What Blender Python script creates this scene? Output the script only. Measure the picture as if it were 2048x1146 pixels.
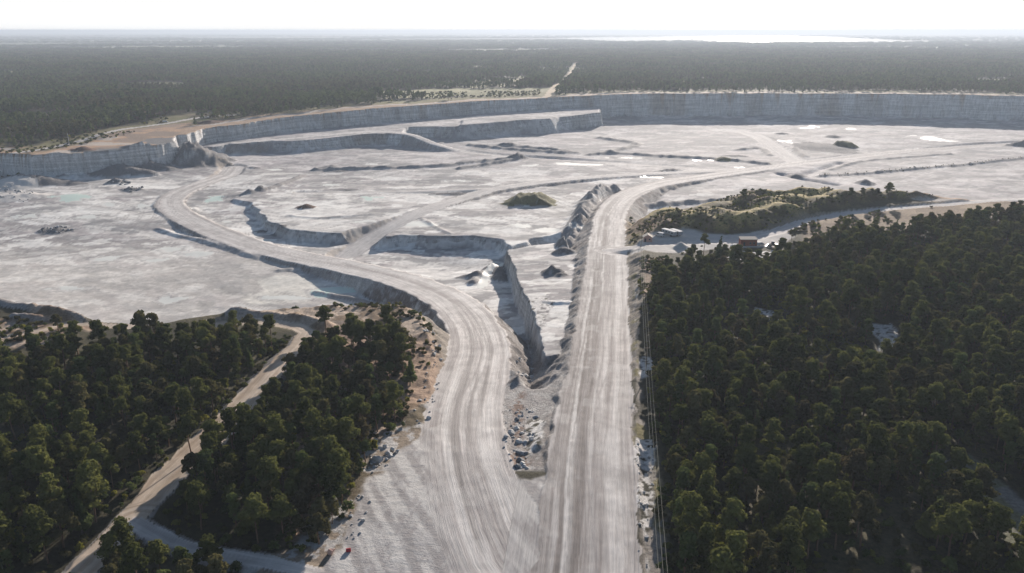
import bpy, bmesh, math, random
import numpy as np
from mathutils import Vector

# ------------------------------------------------------------------ camera, sky, sun
sc = bpy.context.scene
for o in list(bpy.data.objects): bpy.data.objects.remove(o)
COL = sc.collection
FPX = 1560.0; PITCH = math.radians(18.2); CAMZ = 100.0
SUN_AZ = math.radians(17.5); SUN_EL = math.radians(15)     # azimuth from +Y towards +X

cam_d = bpy.data.cameras.new('camera'); cam = bpy.data.objects.new('camera', cam_d); COL.objects.link(cam)
cam_d.sensor_width = 36; cam_d.lens = FPX / 2048 * 36
cam_d.clip_start = 1; cam_d.clip_end = 120000
cam.location = (0, 0, CAMZ); cam.rotation_euler = (math.pi / 2 - PITCH, 0, 0)
sc.camera = cam

w = bpy.data.worlds.new('World'); sc.world = w; w.use_nodes = True
nt = w.node_tree; bg = nt.nodes['Background']
sky = nt.nodes.new('ShaderNodeTexSky'); sky.sky_type = 'NISHITA'; sky.sun_disc = False
sky.sun_elevation = SUN_EL; sky.sun_rotation = SUN_AZ; sky.air_density = 1.0; sky.dust_density = 1.2; sky.ozone_density = 3.0
# thin bright cloud veil over the clear sky
tc = nt.nodes.new('ShaderNodeTexCoord'); mp = nt.nodes.new('ShaderNodeMapping'); mp.inputs['Scale'].default_value = (1.2, 1.2, 9)
nz = nt.nodes.new('ShaderNodeTexNoise'); nz.inputs['Scale'].default_value = 2.2; nz.inputs['Detail'].default_value = 7
cr = nt.nodes.new('ShaderNodeValToRGB'); cr.color_ramp.elements[0].position = .30; cr.color_ramp.elements[0].color = (.88,.88,.88,1)
cr.color_ramp.elements[1].position = .62; cr.color_ramp.elements[1].color = (1, 1, 1, 1)
mx = nt.nodes.new('ShaderNodeMix'); mx.data_type = 'RGBA'; mx.inputs[7].default_value = (8.2, 8.2, 8.2, 1)
sp = nt.nodes.new('ShaderNodeSeparateXYZ'); mr = nt.nodes.new('ShaderNodeMapRange')
mr.inputs[1].default_value = .05; mr.inputs[2].default_value = .15; mr.inputs[3].default_value = 1.0; mr.inputs[4].default_value = .03
mu = nt.nodes.new('ShaderNodeMath'); mu.operation = 'MULTIPLY'
L = nt.links.new
L(tc.outputs['Generated'], mp.inputs[0]); L(mp.outputs[0], nz.inputs['Vector']); L(nz.outputs['Fac'], cr.inputs[0])
L(tc.outputs['Generated'], sp.inputs[0]); L(sp.outputs['Z'], mr.inputs[0])
L(cr.outputs[0], mu.inputs[0]); L(mr.outputs[0], mu.inputs[1]); L(mu.outputs[0], mx.inputs[0])
L(sky.outputs[0], mx.inputs[6]); L(mx.outputs[2], bg.inputs[0]); bg.inputs[1].default_value = 0.070

sd = bpy.data.lights.new('sun', 'SUN'); sun = bpy.data.objects.new('sun', sd); COL.objects.link(sun)
sd.energy = 5.0; sd.angle = math.radians(.6); sd.color = (1.0, .90, .81)
sv = Vector((math.sin(SUN_AZ) * math.cos(SUN_EL), math.cos(SUN_AZ) * math.cos(SUN_EL), math.sin(SUN_EL)))
sun.rotation_euler = sv.to_track_quat('Z', 'Y').to_euler()
sc.view_settings.view_transform = 'Standard'; sc.view_settings.look = 'None'
sc.view_settings.exposure = 0.84; sc.view_settings.gamma = 1
sc.render.engine = 'CYCLES'
cy = sc.cycles; cy.max_bounces = 5; cy.diffuse_bounces = 2; cy.glossy_bounces = 2; cy.transmission_bounces = 2
cy.transparent_max_bounces = 4; cy.volume_bounces = 0; cy.use_denoising = True

# ------------------------------------------------------------------ helpers
rng = np.random.default_rng(11); random.seed(11)
CT, ST = math.cos(PITCH), math.sin(PITCH)

def P(px, py, z=0.0):
    """ground position at height z along the direction measured in the survey photo"""
    cx, cyy = (px - 1024) / FPX, (573 - py) / FPX
    d = np.array([cx, CT + cyy * ST, -ST + cyy * CT])
    t = (z - CAMZ) / d[2]
    return np.array([d[0] * t, d[1] * t])

def project(x, y, z):
    dz = z - CAMZ
    f = y * CT - dz * ST; u = y * ST + dz * CT
    return 1024 + FPX * x / f, 573 - FPX * u / f, f

def _h(ix, iy, s):
    n = (ix.astype(np.int64) * 374761393 + iy.astype(np.int64) * 668265263 + s * 2147483647) & 0x7fffffff
    n = ((n ^ (n >> 13)) * 1274126177) & 0x7fffffff
    return ((n ^ (n >> 16)) & 0xffff) / 65535.0

def vn(x, y, s=0):
    ix = np.floor(x); iy = np.floor(y); fx = x - ix; fy = y - iy
    fx = fx * fx * (3 - 2 * fx); fy = fy * fy * (3 - 2 * fy)
    a = _h(ix, iy, s); b = _h(ix + 1, iy, s); c = _h(ix, iy + 1, s); d = _h(ix + 1, iy + 1, s)
    return (a * (1 - fx) + b * fx) * (1 - fy) + (c * (1 - fx) + d * fx) * fy

def fbm(x, y, sc_, oct_=4, s=0):
    t = 0; a = .5; x = x / sc_; y = y / sc_
    for k in range(oct_):
        t = t + a * (vn(x + 17.3 * k, y - 9.1 * k, s + k) - .5); a *= .5; x = x * 2.03; y = y * 2.03
    return t * 2          # about -0.8 .. 0.8

def smooth(t): t = np.clip(t, 0, 1); return t * t * (3 - 2 * t)

def seg_dist(x, y, pts, closed=False, reach=None):
    """distance, side, arclength and interpolated 3rd value to a polyline of (x,y,v)"""
    pts = np.asarray(pts, float); n = len(pts)
    D = np.full(x.shape, 1e9); U = np.zeros(x.shape); S = np.zeros(x.shape); V = np.zeros(x.shape)
    if reach is not None:
        m = (x > pts[:, 0].min() - reach) & (x < pts[:, 0].max() + reach) & (y > pts[:, 1].min() - reach) & (y < pts[:, 1].max() + reach)
        idx = np.nonzero(m)[0]; xs, ys = x[idx], y[idx]
    else: idx = None; xs, ys = x, y
    d = np.full(xs.shape, 1e9); u = np.zeros(xs.shape); s = np.zeros(xs.shape); v = np.zeros(xs.shape)
    acc = 0
    for i in range(n if closed else n - 1):
        a = pts[i]; b = pts[(i + 1) % n]; ex, ey = b[0] - a[0], b[1] - a[1]; l2 = ex * ex + ey * ey + 1e-9; l = math.sqrt(l2)
        if reach is not None:
            mm = (xs > min(a[0], b[0]) - reach) & (xs < max(a[0], b[0]) + reach) & (ys > min(a[1], b[1]) - reach) & (ys < max(a[1], b[1]) + reach)
            j = np.nonzero(mm)[0]
            if not len(j): acc += l; continue
        else: j = slice(None)
        X, Y = xs[j], ys[j]
        t = np.clip(((X - a[0]) * ex + (Y - a[1]) * ey) / l2, 0, 1)
        qx, qy = X - a[0] - t * ex, Y - a[1] - t * ey
        q = np.sqrt(qx * qx + qy * qy); better = q < d[j]
        side = np.where(ex * qy - ey * qx > 0, 1, -1)
        d[j] = np.where(better, q, d[j]); u[j] = np.where(better, q * side, u[j]); s[j] = np.where(better, acc + t * l, s[j])
        v[j] = np.where(better, a[2] + t * (b[2] - a[2]), v[j]); acc += l
    if idx is None: return d, u, s, v
    D[idx] = d; U[idx] = u; S[idx] = s; V[idx] = v
    return D, U, S, V

def inside(x, y, poly):
    r = np.zeros(x.shape, bool); n = len(poly)
    for i in range(n):
        x1, y1 = poly[i][:2]; x2, y2 = poly[(i + 1) % n][:2]
        if y1 == y2: continue
        c = ((y1 > y) != (y2 > y)) & (x < (x2 - x1) * (y - y1) / (y2 - y1) + x1)
        r ^= c
    return r

def sdist(x, y, poly, reach=None):
    d = seg_dist(x, y, [(p[0], p[1], 0) for p in poly], True, reach)[0]
    return np.where(inside(x, y, poly), d, -d)

def catmull(pts, step=9.0):
    pts = np.asarray(pts, float); out = []
    p = np.vstack([2 * pts[0] - pts[1], pts, 2 * pts[-1] - pts[-2]])
    for i in range(1, len(p) - 2):
        n = max(1, min(14, int(np.linalg.norm(p[i + 1][:2] - p[i][:2]) / step)))
        for k in range(n):
            t = k / n
            out.append(.5 * ((2 * p[i]) + (-p[i - 1] + p[i + 1]) * t + (2 * p[i - 1] - 5 * p[i] + 4 * p[i + 1] - p[i + 2]) * t * t
                             + (-p[i - 1] + 3 * p[i] - 3 * p[i + 1] + p[i + 2]) * t ** 3))
    out.append(p[-2]); return np.array(out)

def W3(l): return [(*P(a, b, c), c) for a, b, c in l]
def W2(l, z=0.0): return [tuple(P(a, b, z)) for a, b in l]

# ------------------------------------------------------------------ survey of the place
FAR_RIM = [(-900, 480), (-700, 400), (-350, 335), (-100, 312), (0, 308), (60, 312), (120, 309), (200, 302), (270, 296), (325, 289), (347, 281), (352, 268), (372, 262), (388, 252),
           (402, 248), (430, 245), (500, 237), (600, 227), (700, 219.5), (800, 212), (900, 205), (1000, 199), (1100, 195), (1200, 190.5),
           (1300, 188), (1500, 186), (1700, 187), (1900, 189.5), (2048, 193), (2300, 203), (2600, 230)]
NEAR_RIM = [(2600, 400), (2048, 392), (1900, 384), (1700, 380), (1500, 379), (1420, 386), (1330, 392), (1275, 412), (1262, 445), (1250, 480),
            (1225, 600), (1180, 700), (1130, 725), (1095, 745), (1065, 755), (1040, 745), (1020, 722), (985, 695), (940, 690), (885, 700),
            (868, 660), (856, 628), (830, 608), (760, 600), (700, 600), (600, 606), (500, 614), (420, 626), (300, 645), (200, 640), (120, 622), (50, 606), (0, 597),
            (-200, 590), (-900, 600)]
def rimz(a): return -8.0 if a <= 325 else (-8.0 + (a - 325) / 63 * 7 if a < 388 else -.5)
FAR_RIM = [(*P(a, b, rimz(a)),) for a, b in FAR_RIM]
PIT = FAR_RIM + W2(NEAR_RIM)
FLOOR_C = W3([(0, 590, -27), (300, 560, -28), (50, 370, -27.5), (100, 400, -27.5), (250, 345, -28.5), (400, 360, -31), (600, 330, -33.5), (465, 432, -31.5), (510, 450, -32.5), (570, 470, -33), (640, 484, -32.5), (720, 486, -32.5), (400, 490, -28.6), (560, 545, -26.8), (500, 520, -27.2), (630, 565, -28.6), (700, 585, -29), (500, 590, -28.3), (330, 440, -28.2), (620, 500, -28), (660, 502, -31), (900, 540, -34),
              (950, 560, -29.5), (1000, 520, -30.5), (1040, 640, -23), (1020, 600, -25.5), (800, 350, -32), (1000, 340, -33), (1300, 320, -35), (1300, 270, -38), (1500, 260, -39),
              (1500, 300, -38), (1800, 300, -39), (1800, 350, -37), (2000, 260, -39), (2000, 340, -38), (1600, 350, -36), (1450, 375, -33),
              (1350, 380, -31), (900, 300, -34), (1100, 430, -28)])
OUT_C = W3([(860, 850, -2), (835, 900, -1), (850, 960, -.4), (880, 1040, 0), (900, 1120, 0), (800, 960, -.2), (760, 1040, 0), (1020, 1050, 0), (1050, 1146, 0), (870, 780, -3.5), (1045, 770, -6), (1050, 820, -5), (1045, 880, -3), (1085, 740, -8), (1040, 940, -.8), (600, 1100, 0), (200, 900, 0), (0, 700, -1), (700, 650, -1.5), (800, 620, -2.5), (300, 660, -1), (1200, 1000, 0), (1600, 1000, 0), (1400, 750, -1.5), (1290, 800, -1.5),
            (1300, 560, -8), (1290, 640, -5), (1400, 500, -8.5), (1540, 490, -8), (1700, 430, -6), (1900, 412, -4), (2040, 430, -2), (1900, 600, -1), (1600, 600, -4), (2040, 800, 0),
            (300, 262, -6.5), (100, 300, -8), (0, 300, -8), (250, 290, -8), (-300, 300, -6), (300, 220, 0), (0, 260, -3), (700, 200, 0), (1200, 180, 0), (1700, 170, 0), (2040, 180, 0), (1450, 430, -7), (1700, 390, -4), (1900, 390, -3),
            (1330, 430, -12)])

ROADS = [  # name, points (photo x, y, height), half width, fill slope, cut slope, colour
    ('far_road', [(1530, 338, -35), (1440, 341, -33.5), (1300, 347, -31.5), (1150, 357, -30), (1000, 376, -28), (930, 395, -27.5), (850, 420, -27), (790, 450, -28.5), (730, 485, -31.5), (690, 515, -33)], 8, .8, .8, 0),
    ('far_road', [(1400, 337, -35), (1250, 327, -35.5), (1100, 319, -35), (1000, 311, -34.5), (930, 303, -34), (870, 288, -28), (815, 268, -21.4), (740, 263, -20.8), (600, 275, -20.8), (470, 286, -20.8)], 6.5, .9, .9, 0),
    ('far_road', [(1600, 326, -37), (1575, 312, -37.6), (1550, 295, -38), (1520, 275, -38.5), (1480, 262, -39)], 12, .5, .5, 0),
    ('far_road', [(600, 386, -31), (700, 384, -30), (850, 382, -29), (1000, 376, -28)], 4, .5, .5, 0),
    ('haul_road', [(1085, 1230, 0), (1000, 1120, 0), (955, 1000, -.2), (930, 900, -1), (930, 820, -3), (950, 740, -6), (958, 690, -8.5), (940, 640, -12), (890, 594, -16.5), (800, 558, -21.5), (710, 536, -24.2), (600, 514, -26.2), (500, 489, -27.2),
                   (420, 458, -27.6), (365, 432, -28), (338, 408, -28.6), (356, 386, -29.4), (410, 365, -30.6), (455, 350, -32.5), (468, 335, -33)], 11, 1.0, .7, 1),
    ('haul_road', [(1175, 1300, 0), (1175, 1146, 0), (1180, 1000, 0), (1187, 850, -1), (1200, 720, -4), (1207, 620, -8), (1212, 540, -11.5), (1215, 470, -16), (1225, 420, -20), (1258, 388, -24), (1320, 367, -28),
                   (1420, 352, -32), (1530, 336, -35), (1620, 324, -37), (1750, 309, -38.2), (1900, 296, -39), (2048, 287, -39), (2500, 270, -39)], 10.5, .75, .6, 1),
    ('access_road', [(1225, 500, -13.6), (1275, 494, -11), (1330, 488, -9.5), (1400, 484, -9), (1470, 480, -8.5), (1540, 468, -8), (1600, 447, -7.5), (1700, 427, -6.5), (1800, 417, -5.5), (1900, 409, -5), (2048, 399, -4.5), (2600, 380, -4)], 4.5, .6, .8, 0),
    ('dirt_track', [(60, 1230, 0), (165, 1140, 0), (250, 1050, 0), (330, 960, -.2), (400, 895, -.4), (450, 850, -.5), (510, 785, -.7), (560, 725, -1), (596, 690, -1.5), (612, 664, -2), (590, 652, -2.4), (520, 642, -3), (440, 652, -3)], 3.3, .5, .6, 2),
    ('dirt_track', [(270, 1045, 0), (340, 1082, 0), (430, 1108, 0), (560, 1130, 0), (620, 1142, 0)], 1.9, .5, .5, 1),
    ('dirt_track', [(-300, 720, 0), (20, 672, -1), (80, 662, -1), (125, 650, -1.5), (180, 648, -2), (260, 655, -2)], 2.2, .5, .5, 2),
]
ROADS = [(n, catmull(W3(p)), hw, kf, kc, c) for n, p, hw, kf, kc, c in ROADS]

def plane(pts3):
    a = np.array(pts3); A = np.c_[a[:, 0], a[:, 1], np.ones(len(a))]
    return np.linalg.lstsq(A, a[:, 2], rcond=None)[0]

PLATES = []   # raised benches left standing in the pit: polygon (photo x, y, height), side slope
def plate(pts, slope):
    q = W3(pts); PLATES.append(([p[:2] for p in q], plane(q), slope))
plate([(395, 292, -21), (425, 293, -21), (470, 284, -21), (520, 281.5, -21), (575, 283, -21), (625, 280, -21), (690, 273, -21), (745, 268, -21), (800, 269, -21), (805, 262, -21), (820, 256.5, -21), (850, 255, -21), (905, 256, -21), (930, 253, -21),
       (973, 247, -21), (1029, 243, -21), (1099, 238, -20), (1150, 231, -18), (1200, 220, -14), (1200, 190, -14), (900, 200, -21), (600, 220, -21), (395, 240, -21)], 5)
plate([(918, 251, -17.5), (973, 246.5, -17.5), (1029, 241.5, -17.5), (1098, 237, -17), (1112, 232.5, -17), (1085, 231, -17), (940, 237, -17.5), (925, 240, -17.5)], 1.2)
plate([(466, 400, -30), (500, 403, -28), (516, 418, -26.5), (532, 434, -25.5), (556, 449, -25), (585, 459, -25), (640, 464, -25), (726, 469, -26), (760, 478, -26), (800, 472, -25.5), (880, 474, -25), (950, 472, -25), (1002, 480, -25),
       (1020, 500, -24), (1060, 480, -25), (1110, 470, -25), (1190, 440, -26), (1200, 380, -29), (1000, 365, -31), (700, 375, -32), (520, 384, -32)], 1.5)
plate([(1012, 490, -22), (1020, 520, -20.5), (1030, 550, -18.5), (1050, 592, -15), (1070, 634, -12), (1082, 668, -9.5), (1092, 710, -7.5), (1150, 700, -7), (1172, 600, -12.5), (1176, 520, -17), (1120, 487, -22), (1060, 487, -23)], 6)

MOUNDS = [  # photo x, y, base height, radius x, radius y, height, kind  (kind 0 grey rock, 1 brown, 2 green, 3 pale)
    (385, 326, -31, 44, 34, 22, 0), (432, 322, -31.5, 22, 16, 11, 0), (240, 345, -28, 34, 20, 9, 0), (40, 366, -27.5, 55, 18, 8, 0), (10, 374, -27.5, 30, 16, 5, 3), (300, 338, -29, 30, 12, 7, 0),
    (25, 395, -28, 22, 20, 2.5, 3), (75, 392, -28, 14, 12, 2, 3),
    (232, 363, -28, 9, 7, 4, 0), (265, 377, -28, 11, 5, 2.6, 0), (110, 458, -28, 12, 8, 2.6, 0), (612, 415, -28, 8, 6, 2.8, 1), (1062, 404, -28, 23, 20, 6.5, 2), (1105, 545, -16.5, 6.5, 4.5, 4.6, 0), (1122, 549, -15.5, 3.5, 3, 2, 0),
    (1730, 369, -36.5, 10, 12, 4, 0), (1563, 268, -38.6, 12, 9, 2.6, 0), (1666, 275, -38.6, 12, 10, 3.2, 0), (1650, 296, -38, 40, 50, 2.6, 0), (1690, 293, -38, 16, 14, 5, 2), (1470, 312, -37, 16, 12, 1.6, 0), (700, 384, -32, 12, 5, 1.2, 0), (560, 470, -32, 7, 5, 1.5, 0), (680, 345, -33, 10, 5, 1.5, 0), (520, 467, -33, 6, 4, 1.8, 0), (1036, 318, -33.5, 13, 12, 4.5, 0), (1022, 292, -34, 14, 10, 3, 0),
    (1361, 498, -9, 4.5, 4, 3.4, 3), (1130, 500, -18, 8, 5, 4, 0), (1136, 484, -19, 8, 10, 7, 0), (2045, 293, -39, 30, 22, 7, 0), (520, 386, -32, 7, 5, 3, 0), (1157, 507, -14, 4, 4, 2, 0),
    (508, 338, -33, 8, 5, 2, 0), (1350, 343, -33, 22, 10, 3.5, 0), (110, 292, 0, 10, 8, 2.5, 0), (165, 284, 0, 13, 10, 4, 1), (420, 236, 0, 18, 14, 3, 1), (1445, 322, -36, 9, 9, 2.4, 2), (910, 387, -29, 22, 6, 1.8, 0), (1590, 352, -36, 12, 10, 3, 0),
    (944, 560, -32, 10, 5, 2.2, 0), (990, 545, -32, 8, 9, 2.5, 0), (1002, 560, -31, 6, 8, 3, 0)]
BERMS = [([(1228, 364), (1205, 372), (1182, 388), (1170, 410), (1160, 436), (1148, 458), (1138, 480)], -22, 7.5, 6.5),  # photo points with height of the ground there, height of the ridge, width
    ([(632, 341), (700, 341), (800, 338), (880, 334), (940, 326), (1000, 320), (1040, 318)], -33, 2.6, 4.5), ([(920, 338), (980, 329), (1035, 320)], -33, 2.4, 4),
    ([(640, 336), (665, 333)], -33, 1.6, 4),
    ([(1000, 294), (1060, 298), (1110, 303), (1150, 308)], -35, 2.6, 6), ([(940, 293), (1000, 299), (1060, 304), (1130, 309)], -35, 2.2, 5),
    ([(1200, 278), (1245, 284), (1272, 290), (1262, 298), (1225, 306), (1215, 310)], -37, 2.4, 6), ([(1180, 313), (1240, 309), (1330, 315), (1430, 319), (1500, 325), (1535, 329)], -36, 2.2, 5),
    ([(1475, 300), (1520, 297), (1540, 312)], -38, 1.5, 4), ([(1590, 298), (1612, 316)], -38, 1.6, 4),
    ([(500, 391), (540, 381), (575, 367), (606, 353)], -32, 2.2, 3.5), ([(450, 398), (500, 391)], -32.3, 1.2, 3), ([(388, 420), (398, 436), (420, 452)], -32.2, .8, 2.5),
    ([(1175, 470), (1185, 430), (1206, 390), (1232, 372)], -18, 2.2, 4), ([(1030, 690), (1018, 660), (985, 628), (930, 592), (870, 568), (806, 545)], -13, 2.4, 3), ([(1040, 700), (1035, 735), (1030, 770)], -6, 2.0, 2.6),
    ([(630, 545), (700, 558), (760, 576), (820, 598), (858, 624), (872, 660)], -18, 1.4, 2.2), ([(316, 461), (360, 474), (420, 490), (470, 508), (518, 524)], -30.4, 1.2, 2.2),
    ([(560, 545), (600, 541), (640, 539)], -29, 1, 2.5),
    ([(1165, 520), (1160, 590), (1140, 690), (1118, 790), (1100, 860), (1075, 930)], -7, .9, 1.6), ([(1263, 545), (1268, 700), (1272, 900), (1275, 1100), (1278, 1240)], -2, .8, 1.2),
    ([(470, 626), (560, 634), (620, 642), (645, 652)], -1.5, 3.2, 3.2), ([(0, 606), (40, 612), (80, 619), (150, 637)], -1, 2.2, 3), ([(30, 634), (60, 637), (95, 641)], -1, 1.3, 2),
    ([(1480, 262), (1600, 262)], -39, .5, 4), ([(740, 425), (700, 430), (640, 434), (580, 428)], -26, 1, 2.6), ([(1270, 395), (1300, 388), (1380, 378), (1460, 374)], -20, 3, 5),
    ([(1640, 355), (1760, 345), (1900, 331), (2048, 315)], -37, 1.6, 3.5), ([(1660, 343), (1720, 326), (1800, 316), (1900, 308)], -38, 1.4, 3), ([(1560, 348), (1600, 358), (1670, 372)], -36.5, -2.5, 5), ([(1605, 352), (1680, 326)], -37, -2, 5),
    ([(945, 575), (955, 560), (985, 540)], -32, 1.8, 3), ([(1110, 485), (1060, 487), (1020, 495)], -23, -4, 3), ([(820, 420), (850, 440), (880, 460), (900, 470)], -26, .9, 2), ([(1090, 600), (1110, 606), (1140, 606)], -12, .8, 1.5)]
BERMS = [(catmull([(*P(a, b, z), 0) for a, b in p]), A, wd) for p, z, A, wd in BERMS]
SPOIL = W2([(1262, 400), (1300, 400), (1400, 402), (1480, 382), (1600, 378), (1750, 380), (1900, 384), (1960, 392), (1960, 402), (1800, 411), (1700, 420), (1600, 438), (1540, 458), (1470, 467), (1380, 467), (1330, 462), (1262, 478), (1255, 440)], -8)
HEAPS = [(1320, 452, 5), (1360, 440, 6), (1400, 450, 7), (1440, 446, 7.5), (1480, 452, 7), (1520, 446, 6.5), (1340, 425, 5), (1395, 425, 5), (1440, 418, 6), (1490, 412, 8), (1530, 418, 8), (1560, 432, 6), (1500, 396, 8), (1550, 392, 8), (1600, 400, 6),
         (1600, 388, 7), (1640, 420, 6), (1640, 400, 5), (1690, 412, 6.5), (1740, 408, 6), (1660, 386, 6), (1720, 388, 6), (1790, 404, 5), (1780, 390, 6), (1850, 392, 5), (1840, 402, 5), (1900, 396, 4), (1580, 412, 6), (1300, 470, 3), (1275, 440, 4)]
HEAPS = [(*P(a, b, -7), h) for a, b, h in HEAPS]
GREY_SLOPE = W2([(1285, 392), (1300, 386), (1400, 388), (1415, 400), (1380, 415), (1300, 415)], -15)
BROWN = [W2([(470, 618), (560, 605), (700, 603), (830, 612), (862, 640), (885, 700), (880, 760), (850, 830), (800, 860), (745, 900), (700, 960), (640, 1100), (560, 1100), (600, 700), (620, 650)], -2),
         W2([(0, 640), (60, 640), (130, 660), (120, 690), (0, 700), (-100, 690)], -1), W2([(60, 612), (200, 650), (180, 662), (60, 640)], -1)]
TERRACE = W2([(60, 310), (110, 296), (170, 284), (200, 273), (250, 262), (345, 251), (398, 248), (350, 285), (270, 298), (200, 304), (120, 311)], -8)
TERR2 = W2([(-200, 330), (-100, 316), (0, 300), (100, 284), (200, 263), (330, 239), (420, 232), (432, 245), (388, 252), (345, 281), (270, 296), (200, 302), (120, 309), (0, 309), (-200, 322)], -7)
YARD = W2([(1262, 1300), (1262, 990), (1092, 930), (1075, 948), (1015, 944), (1005, 925), (900, 800), (845, 850), (790, 880), (735, 950), (695, 1020), (675, 1080), (640, 1130), (560, 1150), (500, 1300)], 0)
WHITE_STRIP = [W2([(1270, 560), (1276, 560), (1276, 620), (1272, 640)], -5), W2([(1278, 700), (1300, 705), (1312, 730), (1300, 745), (1280, 755)], -2), W2([(1272, 865), (1306, 868), (1308, 960), (1308, 1050), (1312, 1146), (1320, 1300), (1285, 1300), (1276, 1100), (1268, 960)], 0),
               W2([(1056, 582), (1095, 580), (1106, 606), (1095, 630), (1090, 660), (1078, 690), (1074, 665), (1060, 620)], -11), W2([(1040, 830), (1090, 800), (1085, 870), (1050, 925), (1030, 930)], -1),
               W2([(1500, 612), (1545, 625), (1570, 645), (1520, 640)], -4), W2([(1735, 640), (1790, 640), (1800, 690), (1760, 700)], -2), W2([(1640, 700), (1690, 710), (1700, 740), (1660, 730)], -1.5),
               W2([(1450, 505), (1560, 500), (1570, 520), (1500, 530), (1440, 525)], -8)]
CLEAR_BR = W2([(1865, 905), (1940, 905), (1990, 950), (2060, 985), (2150, 1060), (2150, 1180), (2048, 1110), (1985, 1040), (1955, 965), (1900, 945)], 0)
PARKING = W2([(1258, 486), (1275, 480), (1300, 472), (1365, 466), (1450, 474), (1560, 462), (1590, 480), (1560, 500), (1440, 500), (1360, 510), (1310, 510), (1258, 500)], -9)
PONDS = [(140, 396, -28, 13, 15, 1), (432, 397, -30.5, 9, 14, 1), (400, 507, -28, 11, 7, 0), (735, 394, -28.5, 9, 11, 1), (690, 585, -29.5, 18, 8, 1), (968, 572, -32, 3, 10, 0), (1865, 279, -38.6, 17, 32, 0), (1617, 256, -39, 14, 20, 0), (1400, 322, -35.6, 11, 3, 1), (1300, 352, -31, 14, 5, 1),
         (35, 433, -28, 9, 9, 0), (215, 406, -28, 8, 9, 0), (285, 410, -28.5, 5, 7, 0), (165, 432, -28, 8, 7, 0), (325, 496, -28, 11, 6, 0), (318, 520, -28, 9, 5, 0), (215, 515, -28, 8, 5, 0), (345, 597, -28, 7, 6, 0), (140, 578, -27.5, 9, 4, 0),
         (470, 480, -29, 5, 4, 0), (525, 478, -29.5, 8, 5, 0), (455, 437, -29, 8, 3, 0), (550, 338, -32, 11, 5, 0), (745, 330, -33, 12, 7, 0), (660, 372, -32, 8, 6, 0), (820, 360, -32, 10, 5, 0), (920, 362, -32, 12, 7, 0), (860, 450, -26, 6, 5, 0), (1040, 452, -25.5, 9, 8, 0), (1080, 460, -25, 12, 6, 0),
         (1240, 318, -36, 16, 5, 0), (1840, 298, -38.6, 9, 10, 0), (1700, 260, -38.6, 10, 10, 0), (1565, 284, -38, 10, 14, 0), (1480, 335, -35, 5, 4, 0), (1060, 333, -33.5, 9, 6, 0), (260, 700, -28, 3, 3, 0), (570, 596, -28.5, 10, 3, 0),
         (723, 444, -26.5, 10, 4, 0), (832, 450, -26, 9, 7, 0), (1160, 330, -34, 30, 8, 0), (1150, 460, -25, 6, 6, 0)]
STREAM = catmull([(*P(a, b, -32), 0) for a, b in [(960, 588), (966, 570), (974, 555), (988, 542), (1006, 532)]])
LAKE = W2([(1120, 76.5), (1200, 74.5), (1400, 72), (1550, 71.8), (1640, 73.5), (1760, 79), (1850, 84.2), (1700, 85.6), (1580, 84.6), (1500, 85.4), (1430, 83.4), (1400, 80.6), (1380, 80.5), (1330, 82.2), (1250, 83.6), (1180, 81)])

def idw(x, y, C, p=2.6):
    n = np.zeros(x.shape); d = np.zeros(x.shape)
    for cx, cy_, v in C:
        ww = 1.0 / (((x - cx) ** 2 + (y - cy_) ** 2 + 400.0) ** (p / 2)); n += ww * v; d += ww
    return n / d

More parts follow.
